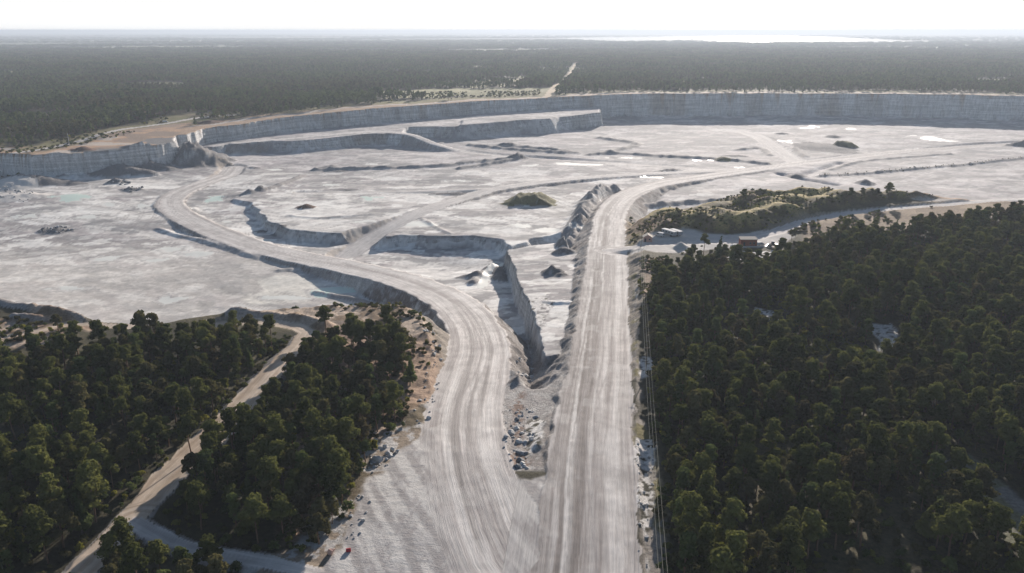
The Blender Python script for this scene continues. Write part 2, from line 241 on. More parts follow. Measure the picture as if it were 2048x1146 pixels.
def terrain(x, y, full=False):
    x = np.asarray(x, float).ravel(); y = np.asarray(y, float).ravel(); r = np.hypot(x, y)
    near = r < 2200
    n_big = fbm(x, y, 55, 4, 1); n_mid = fbm(x, y, 9, 4, 5); n_small = fbm(x, y, 2.2, 3, 9)
    jag = fbm(x, y, 30, 3, 21) * 12 + fbm(x, y, 5.5, 2, 22) * 4.5
    farrim = smooth((r - 560) / 60)
    sd0 = np.where(near, sdist(x, y, PIT), -1e4)
    sdp = sd0 + jag * farrim * .5 + fbm(x, y, 12, 3, 23) * 3 * (1 - farrim)
    out = idw(x, y, OUT_C) + n_big * .9 + n_mid * .25
    out = out - (n_big * .9 + n_mid * .2) * smooth((sdist(x, y, YARD, 40) + 12) / 12)
    out = np.where(r > 2200, n_big * 1.0, out)
    flo = idw(x, y, FLOOR_C) + n_big * .7 + n_mid * .22
    wd = 3.2 + (1 - farrim) * 15
    pit = smooth(sdp / wd)
    # spoil heaps
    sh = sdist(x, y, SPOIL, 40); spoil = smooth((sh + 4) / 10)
    bump = np.zeros(x.shape)
    for hx, hy, hh in HEAPS:
        d2 = (x - hx) ** 2 + (y - hy) ** 2; bump = np.maximum(bump, hh * np.exp(-d2 / (2 * 13.0 ** 2)))
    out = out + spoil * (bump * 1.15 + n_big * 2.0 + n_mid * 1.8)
    # brown undulating fringe
    brown = np.zeros(x.shape)
    for b in BROWN: brown = np.maximum(brown, smooth((sdist(x, y, b, 40) + 2) / 5))
    out = out + brown * (n_mid * 1.1 + n_small * .5)
    h = out + (flo - out) * pit
    foot = smooth((sdp - 1) / 3) * (1 - smooth((sdp - 3 - 9 * vn(x / 30, y / 30, 3)) / 4)) * farrim; h = h + foot * (np.abs(fbm(x, y, 5, 3, 35)) * 5 + 1.2 * vn(x / 12, y / 12, 36))
    plateTop = np.zeros(x.shape)
    for k, (poly, pl, slope) in enumerate(PLATES):
        s_ = sdist(x, y, poly, 60)
        s_ = s_ + (fbm(x, y, 14, 3, 31) * 4 + fbm(x, y, 3.5, 2, 33) * 1.4) * (1 if k != 3 else .5)
        top = pl[0] * x + pl[1] * y + pl[2] + n_mid * .25 + n_big * .3
        hh = np.where(s_ > -60, top - np.maximum(0, -s_) * slope, -99)
        hh = np.where(pit > .5, hh, -99)
        plateTop = np.where(hh > h, 1, plateTop); h = np.maximum(h, hh)
    mk = np.zeros(x.shape, int) - 1; mkf = np.zeros(x.shape)
    for (a, b, z, rx, ry, hh, kind) in MOUNDS:
        cx, cy_ = P(a, b, z); q = np.sqrt(((x - cx) / rx) ** 2 + ((y - cy_) / ry) ** 2)
        q = q + (fbm(x, y, max(3, rx * .5), 3, 41) * .35) * (q < 2)
        if kind in (2,): sh_ = hh * (1 - smooth((q - .35) / .75)) * (1 + .35 * n_mid + .2 * n_small)
        else: sh_ = hh * np.clip(1 - q, 0, 1) ** .9 * (1 + .22 * n_small)
        m = sh_ > .15; h = np.where(m & (pit > .3), np.maximum(h, z + sh_), h) if hh > 8 else h + sh_; mk = np.where(m, kind, mk)
    # ridges and ditches
    for pts, A, wdt in BERMS:
        d = seg_dist(x, y, pts, reach=wdt * 3.5)[0]
        h = h + A * np.exp(-(d / wdt) ** 2) * (1 + .6 * n_mid + .3 * n_small) * (d < 1e8)
        if A > 1.2: mk = np.where((d < wdt * 1.2) & (mk < 0), 4, mk)
    road = np.zeros(x.shape, int) - 1; U = np.zeros(x.shape); S = np.zeros(x.shape); cut = np.zeros(x.shape)
    for i, (nm, pts, hw, kf, kc, c) in enumerate(ROADS):
        d, u, s, v = seg_dist(x, y, pts, reach=60)
        e = d + fbm(x, y, 6, 3, 51) * (1.6 if hw > 5 else 1.0)
        if i == 7: hw = 3.0 + 2.4 * np.exp(-((s - 75) / 30.0) ** 2)
        ex = np.maximum(0, e - hw); ok = d < 58
        lo = v - kf * ex; hi = v + kc * ex
        nh = np.clip(h, lo, hi); cut = np.where(ok & (nh != h) & (ex > 0), np.where(nh > h, 1, 2), cut)
        nh = nh + np.where((nh != h) & ok, (n_mid * .9 + n_small * .7) * np.clip(ex / 2.5, 0, 1) * smooth((np.abs(h - v) - .8) / 2), 0) * (1 if ROADS[i][2] > 5 else .3)
        h = np.where(ok, nh, h)
        if i == 4:
            bl = smooth((sdist(x, y, YARD, 40) + 6) / 6) * (1 - smooth((d - hw) / 16)) * ok; h = h * (1 - bl) + v * bl
        on = ok & (e < hw); h = np.where(on, v + n_small * .05, h)
        road = np.where(on, i, road); U = np.where(d < hw + 6, u, U); S = np.where(d < hw + 6, s, S)
    if not full: return h
    return dict(h=h, r=r, sdp=sd0, pit=pit, spoil=spoil, brown=brown, plate=plateTop, mk=mk, road=road, U=U, S=S, cut=cut,
                nb=n_big, nm=n_mid, ns=n_small, farrim=farrim)

def hz(x, y): return float(terrain(np.array([x]), np.array([y]))[0])
def hit(px, py):
    cx, cyy = (px - 1024) / FPX, (573 - py) / FPX
    d = np.array([cx, CT + cyy * ST, -ST + cyy * CT])
    t0 = (3 - CAMZ) / d[2]; t1 = (-45 - CAMZ) / d[2]
    t = np.linspace(t0 * .97, t1, 500); X, Y, Z = d[0] * t, d[1] * t, CAMZ + d[2] * t
    g = terrain(X, Y); k = np.nonzero(Z <= g)[0]; k = k[0] if len(k) else -1
    return float(X[k]), float(Y[k]), float(g[k])

# ------------------------------------------------------------------ materials
def mat(name, rough=.9, spec=.2):
    m = bpy.data.materials.new(name); m.use_nodes = True; b = m.node_tree.nodes['Principled BSDF']
    b.inputs['Roughness'].default_value = rough; b.inputs['Specular IOR Level'].default_value = spec
    return m, m.node_tree, b

def nd(t, kind, **kw):
    n = t.nodes.new(kind)
    for k, v in kw.items():
        if k.startswith('i_'): n.inputs[k[2:].replace('_', ' ')].default_value = v
        else: setattr(n, k, v)
    return n

def ground_mat(name, stretch=None, amp=.25, bump=.5, bscale=.6, rough=.92, vert=False, road=False):
    m, t, b = mat(name, rough, .15); ln = t.links.new
    at = nd(t, 'ShaderNodeAttribute', attribute_name='albedo')
    if road: co = nd(t, 'ShaderNodeAttribute', attribute_name='along').outputs['Vector']
    else: co = nd(t, 'ShaderNodeNewGeometry').outputs['Position']
    mpn = nd(t, 'ShaderNodeMapping'); mpn.inputs['Scale'].default_value = stretch or (1, 1, 1); ln(co, mpn.inputs[0])
    n1 = nd(t, 'ShaderNodeTexNoise', i_Scale=bscale, i_Detail=6.0, i_Roughness=.62); ln(mpn.outputs[0], n1.inputs['Vector'])
    n2 = nd(t, 'ShaderNodeTexNoise', i_Scale=bscale * 7, i_Detail=3.0, i_Roughness=.7); ln(mpn.outputs[0], n2.inputs['Vector'])
    ad = nd(t, 'ShaderNodeMath', operation='ADD'); ln(n1.outputs['Fac'], ad.inputs[0])
    ml = nd(t, 'ShaderNodeMath', operation='MULTIPLY'); ml.inputs[1].default_value = .5; ln(n2.outputs['Fac'], ml.inputs[0]); ln(ml.outputs[0], ad.inputs[1])
    rg = nd(t, 'ShaderNodeMapRange'); rg.inputs[1].default_value = .45; rg.inputs[2].default_value = 1.05; rg.inputs[3].default_value = 1 - amp; rg.inputs[4].default_value = 1 + amp
    ln(ad.outputs[0], rg.inputs[0])
    vm = nd(t, 'ShaderNodeVectorMath', operation='SCALE'); ln(at.outputs['Color'], vm.inputs[0]); ln(rg.outputs[0], vm.inputs['Scale'])
    ln(vm.outputs[0], b.inputs['Base Color'])
    bp = nd(t, 'ShaderNodeBump'); bp.inputs['Strength'].default_value = 1; bp.inputs['Distance'].default_value = bump
    ln(ad.outputs[0], bp.inputs['Height']); ln(bp.outputs[0], b.inputs['Normal'])
    return m

M = {}
M['forest'] = ground_mat('forest_floor', amp=.5, bump=.35, bscale=.9)
M['floor'] = ground_mat('limestone_floor', stretch=(.6, 1, 1), amp=.16, bump=.22, bscale=.5)
M['road'] = ground_mat('haul_road_gravel', stretch=(1.6, .05, 1), amp=.24, bump=.16, bscale=1.0, road=True)
M['cliff'] = ground_mat('cut_limestone_face', stretch=(.55, .55, .07), amp=.42, bump=1.6, bscale=.7)
def strata(m):
    t = m.node_tree; ln = t.links.new; b = t.nodes['Principled BSDF']; src = b.inputs['Base Color'].links[0].from_socket
    g = nd(t, 'ShaderNodeNewGeometry'); mp2 = nd(t, 'ShaderNodeMapping'); mp2.inputs['Scale'].default_value = (.02, .02, .55); ln(g.outputs['Position'], mp2.inputs[0])
    n_ = nd(t, 'ShaderNodeTexNoise', i_Scale=1.0, i_Detail=5.0, i_Roughness=.7); ln(mp2.outputs[0], n_.inputs['Vector'])
    r_ = nd(t, 'ShaderNodeMapRange'); r_.inputs[1].default_value = .35; r_.inputs[2].default_value = .65; r_.inputs[3].default_value = .72; r_.inputs[4].default_value = 1.25; ln(n_.outputs['Fac'], r_.inputs[0])
    mp3 = nd(t, 'ShaderNodeMapping'); mp3.inputs['Scale'].default_value = (.22, .22, .10); ln(g.outputs['Position'], mp3.inputs[0])
    v_ = nd(t, 'ShaderNodeTexVoronoi', feature='DISTANCE_TO_EDGE'); ln(mp3.outputs[0], v_.inputs['Vector'])
    r2 = nd(t, 'ShaderNodeMapRange'); r2.inputs[1].default_value = 0; r2.inputs[2].default_value = .06; r2.inputs[3].default_value = .55; r2.inputs[4].default_value = 1.0; ln(v_.outputs[0], r2.inputs[0])
    ml = nd(t, 'ShaderNodeMath', operation='MULTIPLY'); ln(r_.outputs[0], ml.inputs[0]); ln(r2.outputs[0], ml.inputs[1])
    vm = nd(t, 'ShaderNodeVectorMath', operation='SCALE'); ln(src, vm.inputs[0]); ln(ml.outputs[0], vm.inputs['Scale']); ln(vm.outputs[0], b.inputs['Base Color'])
strata(M['cliff'])
M['rubble'] = ground_mat('loose_rock_slope', amp=.45, bump=.9, bscale=1.1)

def water_mat(name, col, rough, wave=.02):
    m, t, b = mat(name, rough, .5 if rough < .3 else .25); b.inputs['Base Color'].default_value = (*col, 1)
    nn = nd(t, 'ShaderNodeTexNoise', i_Scale=.4, i_Detail=3.0); bp = nd(t, 'ShaderNodeBump'); bp.inputs['Distance'].default_value = wave
    g = nd(t, 'ShaderNodeNewGeometry'); t.links.new(g.outputs['Position'], nn.inputs['Vector']); t.links.new(nn.outputs['Fac'], bp.inputs['Height']); t.links.new(bp.outputs[0], b.inputs['Normal'])
    return m
M['pond'] = water_mat('milky_pond', (.50, .58, .50), .45)
M['chalk'] = water_mat('milky_shallow', (.60, .60, .55), .7)
M['lake'] = water_mat('lake_water', (.10, .14, .17), .14, .0)

def plain(name, col, rough=.7, amp=.2, scale=6, metal=0, spec=.3):
    m, t, b = mat(name, rough, spec); b.inputs['Metallic'].default_value = metal
    g = nd(t, 'ShaderNodeTexCoord'); nn = nd(t, 'ShaderNodeTexNoise', i_Scale=float(scale), i_Detail=4.0); t.links.new(g.outputs['Object'], nn.inputs['Vector'])
    rg = nd(t, 'ShaderNodeMapRange'); rg.inputs[3].default_value = 1 - amp; rg.inputs[4].default_value = 1 + amp; t.links.new(nn.outputs['Fac'], rg.inputs[0])
    vm = nd(t, 'ShaderNodeVectorMath', operation='SCALE'); vm.inputs[0].default_value = col; t.links.new(rg.outputs[0], vm.inputs['Scale']); t.links.new(vm.outputs[0], b.inputs['Base Color'])
    return m

# ------------------------------------------------------------------ terrain sheet
HALF = math.radians(50)
NA = 960
ang = np.linspace(-HALF, HALF, NA + 1)
rows = [35.0]
while rows[-1] < 1650: rows.append(rows[-1] * (1.0042 if rows[-1] > 90 else 1.02))
while rows[-1] < 42000: rows.append(rows[-1] * 1.016)
rows = np.array(rows); NR = len(rows)
A, R = np.meshgrid(ang, rows); X = (R * np.sin(A)).ravel(); Y = (R * np.cos(A)).ravel()
T = terrain(X, Y, True); Z = T['h']; r = T['r']
G = Z.reshape(NR, NA + 1)
dr = np.gradient(G, axis=0) / np.gradient(R, axis=0); da = np.gradient(G, axis=1) / (np.gradient(A, axis=1) * R)
slope = np.hypot(dr, da).ravel()
nb, nm, ns = T['nb'], T['nm'], T['ns']
nh = fbm(X, Y, 140, 4, 71); nhh = fbm(X, Y, 30, 5, 72); nf = fbm(X, Y, 900, 4, 73)
streak = fbm(X * .35, Y * 1.0 + X * .25, 16, 4, 74)

def mix(c, m, col):
    m = np.clip(m, 0, 1)[:, None]; return c * (1 - m) + np.asarray(col)[None] * m
def sel(c, m, col): return mix(c, m.astype(float), col)
inpit = T['pit'] > .5
N = len(X); c = np.tile(np.array([.045, .040, .022]), (N, 1)); cls = np.zeros(N, int)
# forest floor with drier openings
c = mix(c, smooth((nhh - .12) / .25) * .5, (.13, .11, .06))
farf = smooth((r - 1700) / 600)
c = mix(c, farf, (.05, .055, .034)); c = mix(c, smooth((r - 7000) / 6000), (.025, .03, .022))
# distant clearings and fields
fld = fbm(X * .35, Y, 1500, 4, 81)
c = mix(c, (r > 5000) * smooth((fld - .24) / .06) * smooth((r - 5000) / 3500) * .8, (.20, .20, .13))
c = mix(c, (r > 12000) * smooth((fld - .16) / .05) * .5, (.34, .33, .27))
gp = (r > 1300) * (r < 2700) * smooth((fbm(X * .5, Y, 170, 3, 29) - .28) / .06) * (~inpit); c = mix(c, gp, (.20, .19, .095)); gp2 = (r > 2600) * smooth((fbm(X * .3, Y, 700, 4, 84) - .26) / .05); c = mix(c, gp2, (.20, .195, .11))
far2 = fbm(X * .22, Y, 1100, 5, 83); c = mix(c, (r > 7000) * smooth((r - 7000) / 3000) * smooth((far2 - .05) / .08) * .8, (.30, .29, .22)); c = mix(c, (r > 7000) * smooth((-far2 - .02) / .08) * .8, (.02, .025, .018))
# strip beside the pit edge: bare brown soil, then dry grass
side = (~inpit) & (r > 560) & (r < 2000); dd = -T['sdp']
wsoil = 24 + 12 * nb * 2 + np.where(X < -150, 10, 0)
c = mix(c, side * (1 - smooth((dd - wsoil - 45) / 40)) * smooth((nhh + .25) / .3), (.17, .15, .065))
c = mix(c, side * (1 - smooth((dd - wsoil) / 9)), (.36, .25, .17))
c = mix(c, side * (np.abs(dd - wsoil * .8 - nm * 4) < 4.5) * .8, (.46, .42, .37))
ter2 = smooth(sdist(X, Y, TERR2, 80) / 10); c = mix(c, ter2 * smooth((nhh + .2) / .3), (.15, .14, .06)); c = mix(c, ter2 * smooth((nm - .02) / .2) * .6, (.22, .17, .10))
rdl = catmull([(*P(a, b, -6.5), 0) for a, b in [(-60, 322), (0, 308), (80, 296), (150, 282), (180, 275), (220, 264), (270, 256), (330, 249), (400, 240), (470, 235)]])
ter = smooth(sdist(X, Y, TERRACE, 80) / 12)
c = mix(c, ter, (.42, .27, .17)); c = mix(c, ter * smooth((nhh - .0) / .15), (.27, .20, .15)); c = mix(c, ter * smooth((-nhh - .12) / .1) * .7, (.46, .43, .38))
c = sel(c, seg_dist(X, Y, rdl, reach=20)[0] < 4, (.50, .46, .42))
# dry openings in the wood beyond the pit
op = W2([(760, 190), (860, 172), (960, 160), (1040, 150), (1060, 152), (1000, 172), (900, 190), (800, 205)])
opn = smooth((sdist(X, Y, op, 200) + 30) / 60) * smooth((nhh + .12) / .12)
c = mix(c, opn, (.34, .31, .17))
ftr = np.array([(*P(1097, 192), 0), (*P(1112, 172), 0), (*P(1128, 163), 0), (*P(1150, 130), 0), (*P(1160, 112), 0)])
dft = seg_dist(X, Y, ftr, reach=60)[0]; ftrack = (dft < 4 + 4 * (r < 1750))
c = sel(c, ftrack, (.46, .36, .24))
# pit floor
fl = np.tile(np.array([.45, .415, .395]), (N, 1)); fr_ = np.clip(smooth((X - 60) / 200) + smooth((Y - 640) / 200), 0, 1); fl = mix(fl, fr_, (.375, .335, .33)); pk_ = 1 - .65 * fr_
pa = fbm(X * .62 + Y * .15, Y, 40, 6, 171); pb = fbm(X * .7 - Y * .2, Y, 15, 6, 172); pc = fbm(X, Y, 75, 5, 173); pd = fbm(X * .5, Y * 1.1, 5, 4, 75)
fl = mix(fl, smooth((pc - .02) / .22) * .7, (.37, .335, .32)); fl = mix(fl, smooth((-pc - .10) / .2) * .5 * pk_, (.54, .515, .48))
fl = mix(fl, smooth((pa - .05) / .10) * .8, (.24, .225, .22)); fl = mix(fl, smooth((-pa - .08) / .06) * .85 * pk_, (.63, .605, .56))
pe = fbm(X * .8, Y, 5.5, 5, 176); fl = mix(fl, smooth((pe - .14) / .08) * smooth((pc + .1) / .2) * .6, (.25, .235, .23)); fl = mix(fl, smooth((pb - .10) / .07) * .8, (.23, .225, .22)); fl = mix(fl, smooth((-pb - .19) / .04) * .9 * pk_, (.72, .70, .65))
fl = mix(fl, smooth((pd - .16) / .08) * .35, (.28, .26, .25)); fl = mix(fl, smooth((-pd - .2) / .06) * .45 * pk_, (.68, .65, .60))
fl = mix(fl, smooth((streak - .16) / .16) * .25 * pk_, (.60, .565, .51))
crm = smooth((sdist(X, Y, W2([(480, 560), (560, 552), (630, 556), (700, 575), (742, 594), (700, 606), (600, 608), (480, 616)], -28.5), 60) + 6 * nm) / 4); fl = mix(fl, crm * .9, (.68, .65, .57)); fl = mix(fl, crm * smooth((nhh + nm * .5 - .02) / .05) * .85, (.36, .33, .30))
# criss-crossing wheel tracks over the floor
for sd_k, an_, wl in ((181, .35, 9), (182, -.6, 14), (183, 1.2, 11)):
    uu = X * math.cos(an_) + Y * math.sin(an_) + 30 * fbm(X, Y, 160, 2, sd_k); vv_ = -X * math.sin(an_) + Y * math.cos(an_)
    t_ = np.abs(((uu / wl) % 1) - .5) * wl; on_ = smooth((fbm(X, Y, 60, 3, sd_k + 10) - .22) / .1)
    fl = mix(fl, on_ * np.exp(-((t_ - .9) / .6) ** 2) * .7, (.30, .275, .26))
left = smooth((-X - 60) / 120) * smooth((520 - Y) / 120); fl = mix(fl, left * .5, (.62, .575, .51))
fl = fl * (1 + .22 * ns + .16 * nm)[:, None]
fm = T['pit']; c = c * (1 - fm)[:, None] + fl * fm[:, None]; cls[inpit] = 1
# mounds, berms and embankments
mk = T['mk']; inner = inpit | (mk >= 0)
for k, col in ((0, (.20, .19, .185)), (1, (.15, .095, .07)), (2, (.085, .080, .038)), (3, (.52, .49, .45)), (4, (.27, .25, .235))):
    c = sel(c, mk == k, col); 
greenw = (mk == 2) & (nhh > .02); c = sel(c, greenw, (.15, .135, .06))
cls[(mk == 0) | (mk == 1)] = 3; cls[mk == 2] = 0
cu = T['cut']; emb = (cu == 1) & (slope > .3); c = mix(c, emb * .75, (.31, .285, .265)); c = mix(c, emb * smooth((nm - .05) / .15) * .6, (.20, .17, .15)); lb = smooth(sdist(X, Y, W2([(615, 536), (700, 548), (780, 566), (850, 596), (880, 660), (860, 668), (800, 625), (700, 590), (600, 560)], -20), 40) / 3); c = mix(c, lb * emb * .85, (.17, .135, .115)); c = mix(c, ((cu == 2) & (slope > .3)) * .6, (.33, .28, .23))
cls[emb & inpit] = 3
# brown mound, spoil heaps
bw = T['brown'] * (~inpit); c = mix(c, bw, (.31, .215, .15)); c = mix(c, bw * smooth((nhh + .05) / .2) * .7, (.40, .33, .26)); c = mix(c, bw * smooth((nm - .1) / .15) * .8, (.15, .10, .055))
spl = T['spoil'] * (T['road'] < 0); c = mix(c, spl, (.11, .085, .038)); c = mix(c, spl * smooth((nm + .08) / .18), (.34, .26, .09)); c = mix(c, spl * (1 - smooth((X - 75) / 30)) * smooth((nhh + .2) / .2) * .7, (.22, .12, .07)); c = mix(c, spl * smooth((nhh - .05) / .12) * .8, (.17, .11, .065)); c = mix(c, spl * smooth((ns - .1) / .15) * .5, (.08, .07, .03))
c = mix(c, smooth(sdist(X, Y, GREY_SLOPE, 40) / 4), (.22, .21, .20))
cls[(bw > .5) | (spl > .5)] = 0
# cut faces
steep = smooth((slope - .95) / .5) * (inpit | (T['pit'] > .02) | ((T['sdp'] > -5) & (r > 560) & (r < 2000))) * (r > 300)
cliffc = np.tile(np.array([.56, .55, .53]), (N, 1)); lay = fbm(X, Y, 40, 3, 91); cliffc = mix(cliffc, smooth((lay - .1) / .2) * .6, (.34, .325, .31)); cliffc = mix(cliffc, smooth((fbm(X, Y, 60, 3, 92) - .36) / .08) * .5, (.25, .19, .15))
c = c * (1 - steep)[:, None] + cliffc * steep[:, None]
cls[(steep > .5)] = 2
rd0 = T['road']
# pale rubble strips, clearings, yard, parking
wht = np.zeros(N)
for q in WHITE_STRIP: wht = np.maximum(wht, smooth((sdist(X, Y, q, 20) + nm * 3) / 1.2))
c = mix(c, wht * smooth((ns + .26) / .16), (.74, .71, .67)); c = mix(c, wht * smooth((ns - .28) / .1), (.12, .11, .09)); cls[(wht > .5)] = 3
dv = smooth(sdist(X, Y, W2([(1600, 440), (1750, 424), (1960, 408), (2060, 406), (2060, 440), (1850, 458), (1690, 478), (1600, 494)], -6), 40) / 4) * (rd0 < 0); c = mix(c, dv, (.17, .12, .075)); c = mix(c, dv * smooth((nm - .02) / .15) * .7, (.27, .20, .13))
br = smooth((sdist(X, Y, CLEAR_BR, 30) + nm * 3) / 1.5); c = mix(c, br, (.20, .19, .17)); c = mix(c, br * smooth((nm) / .2) * .6, (.13, .13, .045))
yd = smooth((sdist(X, Y, YARD, 30) + nm * 4 + ns * 1.5) / 2); c = mix(c, yd, (.46, .43, .40)); c = mix(c, yd * smooth((nhh + .05) / .3) * .6, (.37, .355, .34))
swp = fbm((X + Y * .45) * 1.3, (Y - X * .5) * .16, 2.4, 4, 77); c = mix(c, yd * smooth((swp - .04) / .12) * .8, (.29, .27, .255)); sw2 = fbm((X * .9 - Y * .25) * 1.4, (Y + X * .3) * .12, 1.3, 4, 78); c = mix(c, yd * smooth((sw2 - .08) / .1) * .6, (.30, .275, .26)); c = mix(c, yd * smooth((-swp - .08) / .16) * .6, (.58, .555, .51))
yedge = smooth((sdist(X, Y, YARD, 30) + 9) / 2) * (1 - yd) * (X < -5); c = mix(c, yedge, (.25, .20, .15)); c = mix(c, yedge * smooth((ns + .02) / .12), (.42, .40, .375)); c = mix(c, yedge * smooth((nm - .1) / .12), (.11, .085, .05))
cls[yd > .5] = 4
pk = smooth((sdist(X, Y, PARKING, 30) + nm * 2) / 2); c = mix(c, pk, (.46, .43, .39)); cls[pk > .5] = 4
shoulder = W2([(1262, 520), (1276, 520), (1282, 700), (1290, 760), (1300, 860), (1330, 1000), (1345, 1146), (1350, 1300), (1262, 1300)], -2)
sh2 = smooth((sdist(X, Y, shoulder, 20) + nm * 3) / 2) * (1 - wht); c = mix(c, sh2 * .9, (.27, .24, .21)); vg = smooth((sdist(X, Y, W2([(1278, 515), (1340, 515), (1345, 560), (1300, 640), (1282, 640)], -7), 30) + nm * 3) / 2); c = mix(c, vg, (.20, .145, .10)); c = mix(c, vg * smooth((nhh + .02) / .15) * .8, (.33, .24, .18)); c = mix(c, vg * smooth((-nhh - .05) / .15) * .8, (.12, .10, .05)); c = mix(c, sh2 * smooth((nm - .02) / .1) * smooth((X - 22) / 3), (.15, .13, .055))
tween = W2([(1015, 700), (1060, 560), (1175, 480), (1190, 560), (1170, 700), (1120, 830), (1090, 960), (1000, 960), (990, 850), (1010, 780)], -4); tw = smooth((sdist(X, Y, tween, 20) + 2) / 2) * (~inpit) * (T['road'] < 0) * (1 - wht)
c = mix(c, tw, (.36, .335, .315)); c = mix(c, tw * smooth((nm - .03) / .1) * .6, (.24, .21, .19)); c = mix(c, tw * smooth((-ns - .1) / .1) * .6, (.52, .50, .47)); cls[tw > .5] = 3
# wedge between the two roads
wedge = W2([(1010, 800), (1060, 740), (1060, 940), (1020, 950), (1005, 930)], -2); wg = smooth((sdist(X, Y, wedge, 20) + nm * 3) / 2); c = mix(c, wg, (.24, .17, .135)); c = mix(c, wg * smooth((ns) / .15), (.42, .40, .38)); cls[(wg > .5)] = 3
# roads
rd = T['road']; U, S = T['U'], T['S']
Uw = U + 1.1 * fbm(X, Y, 34, 2, 64) + .25 * fbm(X, Y, 6, 2, 66); Sw = S + 25 * fbm(X, Y, 20, 2, 63) + U * 9
tr = fbm(Uw, Sw * .012, 1.1, 4, 61); tr2 = fbm(Uw, Sw * .022, 4.2, 4, 62)
for i, (nm_, pts, hw, kf, kc, cc) in enumerate(ROADS):
    m = rd == i
    base = [(.47, .435, .405), (.505, .465, .43), (.43, .345, .265)][cc]
    dark = [(.40, .375, .355), (.31, .28, .26), (.30, .23, .165)][cc]
    pale = [(.56, .53, .49), (.60, .57, .53), (.54, .46, .37)][cc]
    cc_ = np.tile(np.array(base), (N, 1))
    cc_ = mix(cc_, smooth((tr + .02) / .3) * .75, dark); cc_ = mix(cc_, smooth((-tr - .05) / .25) * .7, pale); cc_ = mix(cc_, smooth((tr2 - .08) / .25) * .45, dark); cc_ = mix(cc_, smooth((-tr2 - .1) / .2) * .4, pale)
    if i == 5: cc_ = mix(cc_, smooth((U + 1.5 + tr2 * 4) / 4) * smooth((tr + .28) / .3) * smooth((650 - S) / 350) * .38, (.27, .24, .215))
    if i == 5:   # worn wheel bands on the straight road
        for u0, w0 in ((5.4, 1.1), (2.2, 1.5), (-3.4, .9), (-6.4, .6)): cc_ = mix(cc_, np.exp(-((U - u0 - tr2 * 2.5) / w0) ** 2) * smooth((tr + .45) / .5) * smooth((700 - S) / 400) * (.9 if u0 > 0 else .35), (.18, .155, .138))
    if i == 5: fine_ = fbm(Uw * 1.0, Sw * .01, .55, 3, 68); cc_ = mix(cc_, smooth((U + 2) / 3) * smooth((fine_ - .06) / .12) * smooth((500 - S) / 300) * .5, (.19, .17, .155))
    if i == 4:
        for u0, w0 in ((2.6, .8), (-1.8, .9), (-4.5, .6)): cc_ = mix(cc_, np.exp(-((U - u0 - tr2 * 3) / w0) ** 2) * smooth((tr + .3) / .4) * smooth((260 - S) / 160) * .75, (.24, .22, .20))
    cc_ = cc_ * (1 + .20 * ns + .14 * nm)[:, None]; blot = fbm(X, Y, 7, 4, 65); cc_ = mix(cc_, smooth((blot - .12) / .25) * .3, dark); cc_ = mix(cc_, smooth((-blot - .16) / .2) * .3, pale)
    for sk in range(3 if hw > 9 else 0):     # tyre tracks wandering from side to side
        off = 8 * fbm(S * 1.0, S * 0 + sk * 31.7, 70, 2, 67 + sk); t_ = np.abs(np.abs(U - off) - 1.1); cc_ = mix(cc_, np.exp(-(t_ / .32) ** 2) * .55, dark)
    if i == 4: q_ = (1 - smooth((hw - np.abs(U) - 1 + 2 * tr2) / 6)) * yd * .8; cc_ = cc_ * (1 - q_)[:, None] + c * q_[:, None]
    c[m] = cc_[m]; cls[m] = 10 + i
# water
aw = np.zeros(N, int) - 1; Zw = Z.copy()
for k, (a, b, z, rx, ry, tq) in enumerate(PONDS):
    x0, y0 = P(a, b, z); q = np.hypot((X - x0) / rx, (Y - y0) / ry) * 1.15 + fbm(X, Y, max(5, rx * .9), 4, 200 + k) * 1.5
    m = (q < .9) & (rd < 0) & (slope < .35) & inpit & (r < 1300)
    c = mix(c, (q < 1.2) * (rd < 0) * inpit * .6, (.58, .555, .51)); c = mix(c, ((q > 1.2) & (q < 1.5)) * (rd < 0) * inpit * .4, (.28, .265, .26))
    if m.any(): aw[m] = k; cls[m] = 40 if tq else 41
stm = (seg_dist(X, Y, STREAM, reach=10)[0] < 1.8 + nm) ; cls[stm & (rd < 0)] = 41
lk = sdist(X, Y, LAKE) > 0; cls[lk] = 42; Z[lk] = -1
# faces
i0 = (np.arange(NR - 1)[:, None] * (NA + 1) + np.arange(NA)[None]).ravel()
F = np.stack([i0, i0 + 1, i0 + NA + 2, i0 + NA + 1], 1)      # will be flipped to face up
F = F[:, ::-1]
fc = cls[i0]
# vertex normals over the whole sheet so separate pieces shade as one
v = np.stack([X, Y, Z], 1)
n1 = np.cross(v[F[:, 2]] - v[F[:, 0]], v[F[:, 3]] - v[F[:, 1]])
VN = np.zeros_like(v)
for k in range(4): np.add.at(VN, F[:, k], n1) if False else None
VN = np.stack([np.bincount(F.ravel(), np.repeat(n1[:, k], 4), N) for k in range(3)], 1); VN /= np.linalg.norm(VN, axis=1)[:, None] + 1e-12
if VN[:, 2].mean() < 0: VN = -VN; F = F[:, ::-1]
along = np.stack([U, S, Z * 0], 1).astype(np.float32)

